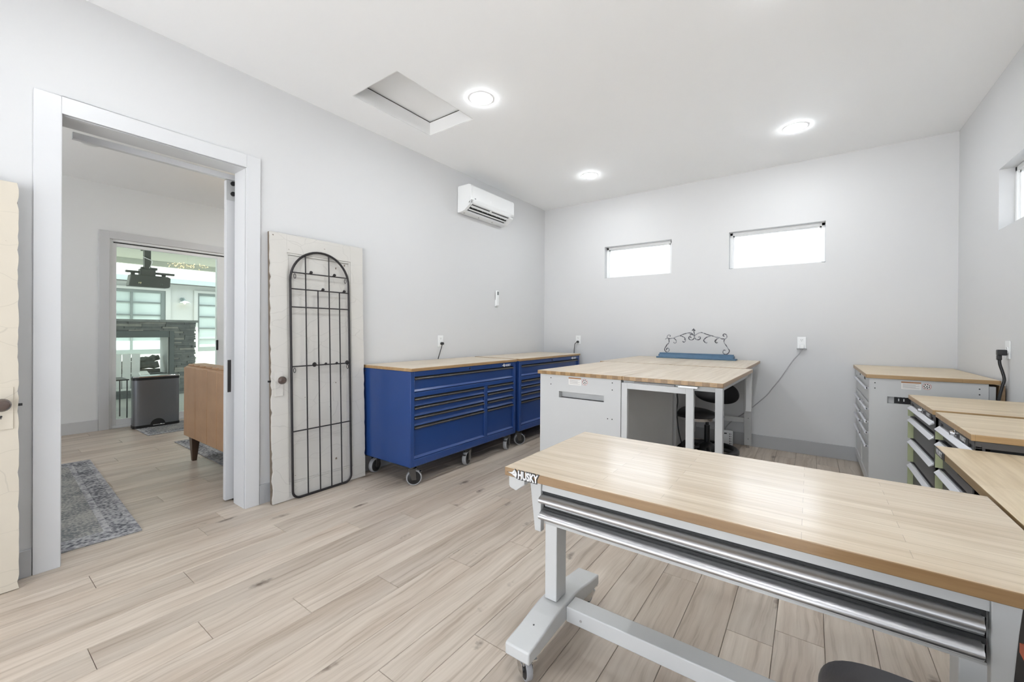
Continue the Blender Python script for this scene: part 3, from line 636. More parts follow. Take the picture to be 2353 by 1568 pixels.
# drawer box: end posts, front rail, back
dx0, dx1 = .082, 1.150
for a, b in ((dx0, dx0 + .042), (dx1, dx1 + .042)):
    MB().prism([(a - (.004 if a < .5 else 0), .756), (b, .756), (b - (.006 if a > .5 else 0), .69), (b - (.012 if a > .5 else 0), .60), (b - (.012 if a > .5 else 0), .40 if a > .5 else .578), (a + .018 if a < .5 else a, .578 if a < .5 else .40)], 'y', .040, .062).box(a, b - .013, .062, TD - .05, .60, .756).build('drawer_box_side', M['gsteel'], t, .002)
bx(dx0 + .042, dx1, .046, .060, .716, .756).build('front_rail', M['gsteel'], t, .0015)
bx(dx0 + .042, dx1, TD - .06, TD - .05, .60, .756).build('back_panel', M['gsteel'], t)
bx(dx0 + .042, dx1, .062, TD - .06, .60, .606).build('bottom_panel', M['gsteel'], t)
for z1 in (.716, .662):
    d = MB().box(dx0 + .046, dx1 - .004, .058, .064, z1 - .054, z1 - .002).build('drawer', M['gsteel'], t, .001)
    bx(dx0 + .046, dx1 - .004, .050, .0575, z1 - .014, z1 - .002).build('shaded_channel', M['recess_shade'], d)  # shadow gap above the roll, painted black
    n = 16; prof = [(.050 - .032 * math.cos(a), z1 - .024 + .0150 * math.sin(a)) for a in [(-.5 + i / n) * math.pi for i in range(n + 1)]]
    MB().prism(prof, 'x', dx0 + .044, dx1 - .012).build('handle', M['steel'], d, smooth=True)
# corner bracket under the overhang
MB().prism([(.010, .756), (.010, .722), (.016, .714), (.04, .708), (.075, .735), (.075, .756)], 'y', .012, .05).build('corner_bracket', M['gsteel'], t, .002)
# legs
for s, fx in ((0, -.028), (1, 1.14)):
    MB().prism(foot_profile(.045, .632, .120, .092), 'x', fx, fx + .104).build('foot', M['wsteel'], t, .006)
    bx(fx + .018, fx + .072, .292, .372, .173, .60).build('column', M['wsteel'], t, .003)
    bx(fx + .026, fx + .064, .300, .364, .60, .757).build('inner_column', M['gsteel'], t, .002)
    for cy, rz in ((.092, 2.55), (.59, 1.0)): caster(t, fx + .062 if cy < .3 else fx + .05, cy, .040, .026, .094, rz, False, M['chrome'], M['rubber'])
    for cy in (.16, .50): MB().cyl((fx + .05, cy, .1455), (fx + .05, cy, .1515), .0035, 8).build('bolt', M['black'], t)
bx(.076, 1.14, .315, .395, .098, .158).build('cross_beam', M['wsteel'], t, .004)
for cx in (.14, 1.08): MB().cyl((cx, .3135, .125), (cx, .3165, .125), .005, 10).build('bolt', M['ink'], t)
# raised name on the table edge
text('lettering', 'HUSKY', .036, M['silver_badge'], t, (.058, -.0028, .759), (math.pi / 2, 0, 0), .0014, .04).scale = (.70, 1, 1)
text('lettering_outline', 'HUSKY', .036, M['badge'], t, (.0585, -.0010, .7585), (math.pi / 2, 0, 0), .0008, .12).scale = (.70, 1, 1)
emblem(t, 'y', -.0022, .043, .772, .027, M['silver_badge'])
emblem(t, 'y', -.0004, .044, .771, .034, M['badge'])

# ------------------------------------------------------------------ second worktable along the wall
t = thing('side_worktable', 'pale topped side worktable butting the front worktable along the wall', 'worktable', (.430, 1.20, 0))
SW, SL = .612, 1.262
bx(0, SW, 0, SL, .757, .787).build('tabletop', M['buts'], t, .0025)
MB().box(.05, SW - .05, .06, .09, .70, .756).box(.05, SW - .05, SL - .09, SL - .06, .70, .756).box(.05, .08, .09, SL - .09, .70, .756).box(SW - .08, SW - .05, .09, SL - .09, .70, .756).build('apron', M['dsteel'], t, .002)
bx(-.0025, 0, SL - .150, SL - .012, .757, .786).build('badge', M['badge'], t, .0008)
text('lettering', 'HUSKY', .028, M['silver_badge'], t, (-.0035, SL - .035, .763), (math.pi / 2, 0, -math.pi / 2), .0006, .02)
for sy in (.10, SL - .18):
    bx(SW / 2 - .03, SW / 2 + .03, sy, sy + .08, .15, .70).build('column', M['dsteel'], t, .003)
    bx(.06, SW - .06, sy - .01, sy + .09, .08, .15).build('foot', M['dsteel'], t, .006)
    for cx in (.11, SW - .11): caster(t, cx, sy + .04, .036, .024, .08, .7, False)

# ------------------------------------------------------------------ black bag under the side table
t = thing('tool_bag', 'black tool bag with an orange tab under the side worktable', 'bag', (.66, 1.78, 0))
MB().prism([(-.20, 0), (.20, 0), (.21, .10), (.17, .56), (-.17, .56), (-.21, .10)], 'y', -.22, .22).build('bag_body', M['ablack'], t, .03)
MB().tube([(0, -.10, .55), (0, -.08, .62), (0, 0, .65), (0, .08, .62), (0, .10, .55)], .012, 8).build('handle', M['black'], t, smooth=True)
MB().prism([(-.155, .425), (-.135, .45), (-.10, .44), (-.10, .415), (-.13, .41)], 'x', -.205, -.18).build('tab', M['orangep'], t)
bx(-.205, -.17, -.10, .12, .12, .30).build('side_pocket', M['ablack'], t, .01)

# ------------------------------------------------------------------ stools
def stool(label, loc, rz, sh, so=.10, byaw=0, boff=(0, 0, 0)):
    t = thing('work_stool', label, 'stool', loc, rz, group='black work stools')
    MB().lathe([(.0001, sh), (.09, sh - .001), (.15, sh - .008), (.205, sh - .026), (.218, sh - .045), (.21, sh - .058)], (0, so, 0), 36, sx=1.12).build('seat', M['vinyl_black'], t, smooth=True)
    MB().lathe([(.197, sh - .092), (.212, sh - .088), (.214, sh - .060), (.20, sh - .056), (.0001, sh - .056)], (0, so, 0), 36, sx=1.12).build('seat_pan', M['chrome'], t, smooth=True)
    MB().cyl((0, .02, sh - .19), (0, .02, sh - .075), .016, 14).box(-.06, .06, -.05, .16, sh - .10, sh - .082).build('gas_lift', M['black'], t, smooth=True)
    MB().cyl((0, .02, .10), (0, .02, sh - .17), .027, 16).build('column', M['black'], t, smooth=True)
    MB().lathe([(.0001, .13), (.03, .13), (.09, .085), (.10, .06), (.10, .045), (.0001, .045)], (0, .02, 0), 24).build('base_hub', M['black'], t, smooth=True)
    ring = [(.265 * math.cos(a), .02 + .265 * math.sin(a), .052) for a in [i * 2 * math.pi / 40 for i in range(40)]]
    MB().tube(ring, .032, 10, True).build('base_ring', M['black'], t, smooth=True)
    for i in range(5):
        a = i * 2 * math.pi / 5 + .3; c, s = math.cos(a), math.sin(a)
        sp = MB().tube([(.05 * c, .02 + .05 * s, .075), (.25 * c, .02 + .25 * s, .058)], [.022, .016], 8).build('base_arm', M['black'], t, smooth=True)
        MB().lathe([(.0001, -.011), (.022, -.011), (.024, 0), (.022, .011), (.0001, .011)], (.265 * c, .02 + .265 * s, .024), 16, 'x').build('wheel', M['black'], sp, smooth=True)
    # backrest: bowed pad
    mb = MB(); nu, nv = 33, 11; vs = []; fs = []
    for side in (1, -1):
        for i in range(nu):
            u = math.sin((-.5 + i / (nu - 1)) * math.pi)
            for j in range(nv):
                v = -1 + 2 * j / (nv - 1)
                hh = .115 * max(0, 1 - abs(u) ** 2.4) ** .5; edge = max(0, 1 - abs(u) ** 3.2) ** .4 * max(0, 1 - abs(v) ** 3.0) ** .5
                vs.append((.215 * u, -.20 + .075 * u * u + side * .026 * edge, sh + .185 + hh * v))
    for side in (0, 1):
        o = side * nu * nv
        for i in range(nu - 1):
            for j in range(nv - 1):
                q = (o + i * nv + j, o + (i + 1) * nv + j, o + (i + 1) * nv + j + 1, o + i * nv + j + 1); fs.append(q if side else q[::-1])
    mb.add([(p[0] + boff[0], p[1] + boff[1], p[2] + boff[2]) for p in vs], fs).rot('Z', byaw, (boff[0], -.20 + boff[1], 0)).build('backrest', M['vinyl_black'], t, smooth=True)
    MB().tube([(0, -.02, sh - .092), (0, -.15, sh - .085), (boff[0] * .7, -.205 + boff[1] * .7, sh - .02), (boff[0], -.215 + boff[1], sh + .12)], .012, 8).lathe([(.0001, -.018), (.03, -.018), (.034, 0), (.03, .018), (.0001, .018)], (boff[0], -.215 + boff[1], sh + .04), 16).build('back_bracket', M['black'], t, smooth=True)
    MB().tube([(.05, .05, sh - .10), (.14, .10, sh - .115), (.20, .13, sh - .13)], [.007, .009, .013], 8).lathe([(.0001, -.05), (.018, -.03), (.022, 0), (.018, .03), (.0001, .05)], (.215, .14, sh - .135), 12, 'x').build('lever', M['black'], t, smooth=True)
    return t
stool('black round-seat stool with backrest under the white fold-out workbench', (-.845, 4.66, 0), math.radians(128), .47, .17, math.radians(48), (.06, .075, -.03))
stool('black padded stool cut by the bottom edge before the front worktable', (.245, 1.02, 0), math.radians(-8), .45)

# ------------------------------------------------------------------ scroll ornament on blue moulding
t = thing('scroll_ornament', 'blue moulding with a worn white iron scroll crest on the back workbench', 'ornament', (-1.075, 5.09, .951), math.radians(-.5))
MB().prism([(-.045, 0), (.04, 0), (.04, .012), (.03, .022), (.022, .045), (.022, .062), (-.03, .062), (-.03, .045), (-.042, .022), (-.05, .010)], 'x', -.395, .395).build('moulding', M['cornflower'], t, .002)
for sd in (-1, 1):
    bx(min(sd * .395, sd * .402), max(sd * .395, sd * .402), -.044, .036, .018, .045).build('end_return', M['cornflower'], t, .002)
sc = .72 / 1715
strokes = [
 [(330, 470), (350, 445), (400, 438), (450, 450), (520, 440), (560, 435), (620, 405), (700, 380), (750, 365), (800, 340), (900, 310), (960, 300), (1020, 310), (1060, 335), (1100, 385)],
 [(1105, 390), (1150, 350), (1210, 315), (1260, 300), (1300, 303), (1400, 345), (1490, 380), (1560, 400), (1650, 435), (1720, 445), (1780, 480), (1870, 478), (1905, 440), (1900, 390), (1870, 360), (1840, 355), (1815, 375), (1820, 405), (1850, 410)],
 [(385, 440), (380, 390), (405, 352), (445, 345), (465, 368), (450, 390)],
 [(420, 455), (435, 530), (410, 590), (370, 620), (350, 670), (320, 710), (310, 760), (335, 805), (380, 830), (425, 802), (437, 760), (415, 725), (385, 720), (360, 745), (372, 775)],
 [(560, 435), (600, 470), (628, 510), (625, 555), (600, 578), (570, 570), (560, 545)],
 [(740, 380), (800, 398), (850, 430), (870, 470), (875, 520), (850, 548), (820, 550), (795, 525)],
 [(1105, 400), (1100, 450), (1060, 490), (1010, 495), (965, 465), (960, 425), (985, 405), (1015, 420), (1020, 440)],
 [(1105, 400), (1070, 370), (1025, 345), (995, 358), (1002, 378)],
 [(1105, 400), (1120, 450), (1160, 488), (1210, 495), (1250, 470), (1255, 430), (1230, 410), (1205, 430)],
 [(1100, 395), (1105, 340), (1095, 285), (1090, 235)],
 [(1510, 405), (1430, 425), (1380, 460), (1340, 510), (1360, 550), (1400, 585), (1430, 570)],
 [(1720, 455), (1660, 490), (1620, 540), (1650, 585), (1690, 575)],
 [(1870, 480), (1840, 520), (1845, 590), (1890, 660), (1930, 730), (1965, 790), (1950, 850), (1890, 893), (1830, 870), (1815, 820), (1840, 780), (1880, 792)]]
def sp(q): return ((q[0] - 1127) * sc, -.002, .062 + (838 - (q[1] - (q[0] - 270) * .036)) * sc)
def smooth_pts(P, k=4):
    P = [Vector(p) for p in P]; out = []
    for i in range(len(P) - 1):
        a, b, c, d = P[max(0, i - 1)], P[i], P[i + 1], P[min(len(P) - 1, i + 2)]
        for j in range(k):
            s = j / k; out.append(.5 * ((2 * b) + (c - a) * s + (2 * a - 5 * b + 4 * c - d) * s * s + (3 * b - a - 3 * c + d) * s ** 3))
    return out + [P[-1]]
for q in strokes: MB().tube(smooth_pts([sp(p) for p in q]), .0052, 6).build('scroll', M['scroll'], t, smooth=True)
for q, a in (((1060, 225), .7), ((1110, 230), -.6), ((1085, 205), 0), ((1105, 380), .2), ((745, 372), 1.2), ((365, 640), .3), ((860, 480), -.4), ((1635, 520), -.7)):
    p = sp(q); MB().lathe([(.0001, -.014), (.006, -.005), (.007, .003), (.0001, .016)], (0, 0, 0), 8).rot('Y', a).build('leaf', M['scroll'], t, smooth=True).location = p

bx(-.425, .425, -.060, .046, -.0005, .017).build('base_step', M['cornflower'], t, .004)
# ------------------------------------------------------------------ leaning doors
def jag(y0, y1, z0, z1, n, amp, seed, side):
    """outline of a paint skin whose outer edge is chipped"""
    rr = random.Random(seed); P = [(y1, z0), (y1, z1)]
    for i in range(n + 1):
        z = z1 - (z1 - z0) * i / n; P.append((y0 + (amp * rr.random() ** 3) * 1.0, z))
    if side < 0: P = [(y0 + y1 - p[0], p[1]) for p in P][::-1]
    return P
def leaning_door(label, loc, roty, Wd, Hd, paint, seed):
    t = thing('old_door', label, 'door', loc, 0, roty=roty, group='salvaged panel doors')
    st, th = .118, .042
    bx(-th, -.016, .003, Wd - .003, 0, Hd).build('core', M['oldwood'], t)
    # stiles, rails, panel all proud of each other
    MB().prism(jag(0, st, .004, Hd - .003, 60, .010, seed, 1), 'x', -.016, 0).build('stile', paint, t)
    MB().prism(jag(Wd - st, Wd, .004, Hd - .003, 60, .006, seed + 1, -1), 'x', -.016, 0).build('stile', paint, t)
    bx(-.016, -.0006, st, Wd - st, Hd - .14, Hd - .003).build('rail', paint, t, .001)
    bx(-.016, -.0006, st, Wd - st, .004, .115).build('rail', paint, t, .001)
    pn = bx(-.016, -.012, st, Wd - st, .115, Hd - .14).build('panel', paint, t)
    ml = MB()
    for a in ((st, Wd - st, .115, .129), (st, Wd - st, Hd - .154, Hd - .14)): ml.box(-.012, -.005, a[0], a[1], a[2], a[3])
    for a in ((st, st + .014), (Wd - st - .014, Wd - st)): ml.box(-.012, -.005, a[0], a[1], .129, Hd - .154)
    ml.build('moulding', paint, pn, .003)
    bx(-.0125, -.009, st + .014, Wd - st - .014, .40, .414).build('batten', paint, pn, .001)
    return t
# crackled white door behind the trellis
d1 = leaning_door('crackled white old panel door leaning on the wall behind the black trellis', (-3.108, 1.398, 0), -.030, .760, 1.975, M['oldwhite'], 3)
pl = bx(0, .007, .022, .080, .775, .953).build('lock_plate', M['oldwhite'], d1, .002)
MB().lathe([(.0001, .062), (.018, .060), (.028, .048), (.029, .036), (.020, .026), (.011, .020), (.011, .004), (.018, .002), (.018, 0)], (.003, .056, .892), 20, 'x').build('knob', M['knob'], d1, smooth=True)
MB().lathe([(.0001, .0012), (.0045, .0012), (.0045, 0)], (.004, .052, .845), 10, 'x').box(.004, .0052, .0505, .0535, .832, .845).build('keyhole', M['recess_shade'], d1)
bx(-.03, -.014, -.012, .004, .880, .892).build('latch_bolt', M['black'], d1)
# cream door at the picture edge
d2 = leaning_door('cream chipped old door cut by the picture edge beside the doorway', (-3.090, -.530, 0), -.030, .760, 1.972, M['oldcream'], 21)
bx(0, .004, .668, .742, .775, .975).build('lock_plate', M['oldcream'], d2, .001)
MB().lathe([(.0001, .064), (.020, .062), (.030, .050), (.031, .036), (.020, .026), (.011, .020), (.011, .004), (.018, .002), (.018, 0)], (.003, .704, .895), 20, 'x').build('knob', M['knob'], d2, smooth=True)
MB().lathe([(.0001, .0012), (.0045, .0012), (.0045, 0)], (.004, .704, .838), 10, 'x').box(.004, .0052, .7025, .7055, .826, .838).build('keyhole', M['recess_shade'], d2)
bx(-.03, -.014, .756, .772, .880, .892).build('latch_bolt', M['black'], d2)

# ------------------------------------------------------------------ arched trellis
t = thing('garden_trellis', 'black arched metal trellis leaning on the crackled white door', 'trellis', (-3.088, 1.532, .0), 0, roty=-.0335)
TWd, ZC = .478, 1.628; R = TWd / 2
fr = [(0, R, .009)]
pts = []
for i in range(7): a = math.pi * 1.5 - i * math.pi / 12; pts.append((0, .055 + .055 * math.cos(a), .064 + .055 * math.sin(a)))
pts += [(0, 0, z) for z in (.4, .8, 1.2)]
for i in range(25): a = math.pi - i * math.pi / 24; pts.append((0, R + R * math.cos(a), ZC + R * math.sin(a)))
pts += [(0, TWd, z) for z in (1.2, .8, .4)]
for i in range(7): a = -i * math.pi / 12; pts.append((0, TWd - .055 + .055 * math.cos(a), .064 + .055 * math.sin(a)))
MB().tube(pts, .0088, 8, True).build('outer_frame', M['iron'], t, smooth=True)
fracs = (.238, .44, .635, .82)
for i, f in enumerate(fracs):
    y = TWd * f; top = ZC + math.sqrt(max(0, R * R - (y - R) ** 2)) if i in (0, 2) else 1.566
    MB().cyl((.004, y, .012), (.004, y, top), .0048, 8).build('upright', M['iron'], t, smooth=True)
for z in (1.690, 1.566, 1.430, .985, .503):
    dy = R - math.sqrt(max(0, R * R - (z - ZC) ** 2)) if z > ZC else 0
    MB().cyl((.006, dy + .004, z), (.006, TWd - dy - .004, z), .0048, 8).build('crossbar', M['iron'], t, smooth=True)
for f, z, r in ((.29, 1.690, .013), (.69, 1.690, .013), (.485, 1.566, .013), (.866, 1.566, .013), (.325, .985, .018), (.517, .985, .011), (.71, .985, .011), (.90, .985, .018)):
    k = MB().cyl((.006, TWd * f, z), (.035, TWd * f, z + .006), .005, 8)
    k.lathe([(.0001, -r * .7), (r * .7, -r * .6), (r, 0), (r * .7, r * .6), (.0001, r * .7)], (.040, TWd * f, z + .007), 16, 'x').build('knob', M['iron'], t, smooth=True)
for y, z in ((.032, 1.675), (TWd - .032, 1.675), (.022, .968), (TWd - .022, .968)):
    MB().tube([(.004, y + .008 * math.cos(a), z - .012 + .017 * math.sin(a)) for a in [i * math.pi / 8 for i in range(16)]], .0024, 6, True).build('eyelet', M['iron'], t, smooth=True)

# ------------------------------------------------------------------ air conditioner
t = thing('air_conditioner', 'white wall-mounted split air conditioner under the ceiling', 'air conditioner', (XL, 3.395, 2.58))
prof = [(0.004, 0), (.004, .285), (.02, .292), (.165, .292), (.192, .283), (.203, .262), (.205, .12), (.200, .094), (.190, .078)]
low = [(.105, .012), (.075, .003), (.03, -.002)]
wd = .812
MB().prism(prof + [(.170, .078), (.096, .030)] + low, 'y', .0, wd).build('casing', M['whitepl'], t, .006)
for a, b in ((.0, .045), (wd - .075, wd)): MB().prism([(.205, .12), (.200, .094), (.185, .070), (.105, .012), (.09, .03), (.165, .085)], 'y', a, b).build('end_cheek', M['whitepl'], t, .004)
MB().prism([(.168, .084), (.172, .078), (.100, .026), (.094, .032)], 'y', .045, wd - .075).build('outlet_throat', M['recess_shade'], t)  # black overlay, puts the shade of the slot into the colour
MB().prism([(.176, .066), (.180, .062), (.158, .048), (.154, .052)], 'y', .05, wd - .08).build('louvre', M['whitepl'], t, .001)
MB().prism([(.136, .037), (.140, .033), (.126, .024), (.122, .028)], 'y', .05, wd - .08).build('louvre', M['whitepl'], t, .001)
for i in range(8): bx(.150, .156, .09 + i * .085, .093 + i * .085, .046, .062).build('vane', M['whitepl'], t)
MB().prism([(.172, .085), (.192, .074), (.160, .048), (.150, .052)], 'y', .372, .392).build('louvre_support', M['whitepl'], t)
bx(.2045, .2065, .03, wd - .01, .125, .268).build('front_panel', M['whitepl'], t, .0008)
bx(.2062, .2072, .33, .355, .150, .180).build('emblem_mark', M['vinyl'], t)
bx(.2062, .2070, .06, .085, .128, .140).build('indicator', M['greypl'], t)
for y in (.05, .3, .55): MB().cyl((.06, y, -.004), (.06, y, .002), .006, 10).build('screw_cover', M['ink'], t)

# remote in its cradle
t = thing('remote_control', 'slim white remote control in a wall cradle', 'remote', (XL, 4.115, 1.565))
bx(0, .014, -.027, .027, 0, .085).build('cradle', M['whitepl'], t, .003)
bx(.006, .026, -.024, .024, .012, .200).build('handset', M['whitepl'], t, .005)
bx(.0255, .0268, -.013, .017, .145, .188).build('display', M['greypl'], t)

# ------------------------------------------------------------------ outlets, plugs and cords
def outlet(label, loc, rz, single=False):
    t = thing('wall_outlet', label, 'outlet', loc, rz, group='white wall outlets')   # local: plate faces +x
    bx(0, .006, -.038, .038, -.06, .06).build('cover_plate', M['whitepl'], t, .0025)
    for z in (.027, -.027):
        r = bx(.0055, .0075, -.017, .017, z - .016, z + .016).build('receptacle', M['whitepl'], t, .003)
        MB().box(.0070, .0078, -.008, -.0055, z - .002, z + .008).box(.0070, .0078, .0055, .008, z - .002, z + .008).box(.0070, .0078, -.002, .002, z - .011, z - .006).build('slots', M['black'], r)
    return t
def cord(label, name, plug_loc, rz, pts, mat, r=.0045, plug=True):
    t = thing(name, label, 'power cord', plug_loc, rz)
    if plug:
        MB().lathe([(.0001, 0), (.016, 0), (.017, .01), (.014, .028), (.0001, .032)], (.008, 0, 0), 16, 'x').build('plug', mat, t, smooth=True)
    MB().tube(smooth_pts(pts, 4), r, 8).build('cable', mat, t, smooth=True)
    return t
outlet('white wall outlet above the blue cabinet next to the leaning door', (XL, 3.146, 1.147), 0)
cord('black power cord dropping behind the blue cabinet next to the leaning door', 'black_power_cord', (XL, 3.155, 1.120), 0, [(.03, 0, 0), (.045, -.03, -.03), (.035, -.045, -.09), (.010, -.05, -.17), (.010, -.05, -.22), (.012, -.05, -.6)], M['black'])
outlet('white wall outlet in the corner above the far blue cabinet', (-2.652, YB, 1.14), -math.pi / 2)
cord('black power cord hanging in the corner behind the far blue cabinet', 'black_power_cord', (-2.652, YB, 1.113), -math.pi / 2, [(.03, 0, 0), (.045, -.03, -.03), (.04, -.04, -.08), (.032, -.05, -.15), (.03, -.05, -.6)], M['black'])
outlet('white wall outlet feeding the slack cable on the window wall', (-.075, YB, 1.155), -math.pi / 2)
t = thing('extension_cable', 'slack pale cable running down the window wall to the power strip', 'power cord', (0, 0, 0))
bx(-.118, -.03, YB - .022, YB - .008, 1.083, 1.094).build('plug', M['gwire'], t, .002)
bx(-.09, -.055, YB - .04, YB - .008, 1.094, 1.135).build('adapter', M['whitepl'], t, .004)
MB().tube(smooth_pts([(-.066, YB - .03, 1.09), (-.085, YB - .035, 1.06), (-.101, YB - .03, 1.031), (-.157, YB - .035, .952), (-.252, YB - .04, .78), (-.33, YB - .04, .66), (-.389, YB - .045, .572), (-.511, YB - .04, .44), (-.586, YB - .035, .369), (-.68, YB - .04, .289), (-.735, YB - .06, .235), (-.765, YB - .10, .19), (-.77, YB - .12, .165)]), .0048, 8).build('cable', M['gwire'], t, smooth=True)
t = thing('power_strip', 'white multi-socket power strip leaning on the leg of the back workbench', 'power strip', (-.765, 5.135, .005), math.radians(12))
bx(-.075, .075, -.018, .018, 0, .165).build('housing', M['whitepl'], t, .006)
for i in range(5):
    for xx in (-.045, .050): MB().box(xx - .010, xx - .004, -.0192, -.0178, .015 + i * .026, .030 + i * .026).box(xx + .004, xx + .008, -.0192, -.0178, .017 + i * .026, .028 + i * .026).build('socket', M['black'], t)
MB().box(-.012, .014, -.0195, -.0178, .125, .138).build('switch', M['black'], t)
# loose cables on the floor under the benches
tag(MB().tube(smooth_pts([(-1.35, 4.30, .008), (-1.15, 4.22, .008), (-.95, 4.30, .008), (-.75, 4.18, .008), (-.62, 4.22, .008)], 6), .007, 8).build('floor_cable', M['wire'], None, smooth=True), 'pale cable lying on the floor under the white workbenches', 'cable')
tag(MB().tube(smooth_pts([(-1.045, 4.095, .78), (-1.02, 4.11, .62), (-1.03, 4.12, .50), (-1.01, 4.13, .30), (-.97, 4.16, .12), (-.93, 4.18, .010), (-.86, 4.20, .008)], 6), .0055, 8).build('hanging_cable', M['black'], None, smooth=True), 'black cable hanging under the back white workbench by the stool', 'cable')
t = thing('wall_outlet', 'white wall outlet on the wall above the dark chests', 'outlet', (XR, 4.11, 1.155), math.pi, group='white wall outlets')
bx(0, .006, -.04, .04, -.06, .06).build('cover_plate', M['whitepl'], t, .0025)
rc = MB().lathe([(.0001, .009), (.022, .009), (.024, .005)], (0, 0, -.005), 24, 'x').build('receptacle', M['whitepl'], t, smooth=True)
bx(.0085, .0095, -.003, .003, .008, .014).build('slots', M['black'], rc)
t = thing('heavy_power_cord', 'thick black cord with angled plug above the dark chests', 'power cord', (XR, 4.11, 1.135), math.pi)
MB().box(.009, .052, -.018, .018, -.018, .020).box(.03, .052, -.014, .014, -.05, -.015).build('plug', M['black'], t, .005)
MB().tube(smooth_pts([(.04, 0, -.045), (.037, .0, -.08), (.026, .005, -.13), (.020, .01, -.18), (.03, .01, -.23), (.045, .01, -.33), (.05, 0, -.5)], 4), .0082, 10).build('cable', M['black'], t, smooth=True)

# ------------------------------------------------------------------ sliding barn door on the living-room side
t = thing('door_2', 'white sliding door slid mostly open behind the door jamb', None, kind='structure')
bx(-3.485, -3.443, 1.222, 2.32, .012, 2.345).build('door_panel', M['trim'], t, .002)
bx(-3.4435, -3.4415, 1.233, 1.255, .80, 1.035).build('flush_pull', M['badge'], t)
bx(-3.4435, -3.4415, 1.222, 1.30, 2.20, 2.345).build('hanger_plate', M['gsteel'], t)
for z in (2.25, 2.325): MB().cyl((-3.442, 1.262, z), (-3.430, 1.262, z), .016, 14).build('bolt', M['black'], t)
bx(-3.475, -3.44, .45, 2.35, 2.352, 2.39).build('track', M['trim'], t, .002)
bx(-3.47, -3.43, 1.275, 1.315, 0, .012).build('floor_guide', M['black'], t)

# ------------------------------------------------------------------ living room things
def rug(label, loc, rz, w, l, bands):
    t = thing('area_rug', label, 'rug', loc, rz)
    bx(0, w, 0, l, 0, .007).build('field', M['rug'], t, .001)
    for o, b, mt, z in bands:
        mb = MB()
        for a in ((o, w - o, o, o + b), (o, w - o, l - o - b, l - o), (o, o + b, o + b, l - o - b), (w - o - b, w - o, o + b, l - o - b)): mb.box(a[0], a[1], a[2], a[3], .0065, z)
        mb.build('border_band', M[mt], t)
    return t
bands = [(0, .035, 'rugl', .0075), (.036, .085, 'rugb', .0078), (.122, .032, 'rugl', .0076)]
rug('faded grey bordered rug just inside the doorway', (-5.615, .02, .0005), math.radians(-2.7), 2.21, .83, bands)
rug('faded grey rug under the front of the tan sofa', (-5.72, 1.535, .0005), 0, 2.1, 1.5, bands)
rug('small grey mat under the steel trash can', (-6.98, 1.44, .0005), 0, .69, 1.2, bands[:2])

t = thing('trash_can', 'rectangular brushed steel step trash can by the glass door', 'trash can', (-6.895, 1.655, .009))
def rrect(w, d, r, n=5):
    P = []
    for cx, cy, a0 in ((w / 2 - r, d / 2 - r, 0), (-w / 2 + r, d / 2 - r, 90), (-w / 2 + r, -d / 2 + r, 180), (w / 2 - r, -d / 2 + r, 270)):
        for i in range(n + 1): a = math.radians(a0 + 90 * i / n); P.append((cx + r * math.cos(a), cy + r * math.sin(a)))
    return P
MB().prism(rrect(.18, .465, .05), 'z', .03, .60).build('bin_body', M['binsteel'], t, smooth=True)
MB().prism(rrect(.186, .471, .05), 'z', 0, .032).build('base_rim', M['black'], t, smooth=True)
MB().prism(rrect(.186, .471, .05), 'z', .60, .628).build('rim', M['black'], t, smooth=True)
MB().prism(rrect(.180, .465, .05), 'z', .6285, .650).build('lid', M['chrome'], t, .006)
arch = [(-.105, .01)] + [(.075 * math.cos(a), .025 + .075 * math.sin(a)) for a in [math.pi - i * math.pi / 14 for i in range(15)]] + [(.105, .01)]
MB().prism(arch, 'x', .088, .0935).build('pedal_arch', M['black'], t)
bx(.09, .115, -.055, .065, .018, .030).build('pedal', M['chrome'], t, .002)

t = thing('leather_sofa', 'tan leather sofa seen from behind on dark tapered legs', 'sofa', (-4.875, 1.385, 0))
SWd = 1.34
bk = MB().prism([(0, .235), (.16, .235), (.19, .86), (.17, .905), (.04, .915), (0, .90)], 'x', 0, SWd)
bk.v = [(p[0], p[1], p[2]) for p in bk.v]; bk.build('back', M['leather'], t, .012)
for i, (a, b) in enumerate(((0, .30), (.30, .58), (.58, .80), (.80, 1.07), (1.07, SWd))):
    bx(a + .002, b - .002, -.006, .002, .242, .895).build('back_panel', M['leather'], t, .004)
for i in range(9): bx(.02 + i * .146, .15 + i * .146, .02, .16, .905, .925).build('tuft_channel', M['leather'], t, .009)
for a, b in ((0, .14), (SWd - .14, SWd)): bx(a, b, .15, .85, .235, .62).build('arm', M['leather'], t, .02)
bx(.14, SWd - .14, .16, .86, .235, .32).build('seat_frame', M['leather'], t, .01)
for a, b in ((.145, SWd / 2 - .003), (SWd / 2 + .003, SWd - .145)): bx(a, b, .18, .86, .32, .46).build('seat_cushion', M['leather'], t, .03)
for lx in (.05, SWd - .12):
    for ly in (.02, .76):
        zf = .0095 if ly > .5 else 0
        MB().add([(lx + .018, ly + .015, zf), (lx + .055, ly + .015, zf), (lx + .055, ly + .05, zf), (lx + .018, ly + .05, zf), (lx, ly, .235), (lx + .08, ly, .235), (lx + .08, ly + .07, .235), (lx, ly + .07, .235)], [(3, 2, 1, 0), (4, 5, 6, 7), (0, 1, 5, 4), (1, 2, 6, 5), (2, 3, 7, 6), (3, 0, 4, 7)]).build('leg', M['dwood'], t, .003)

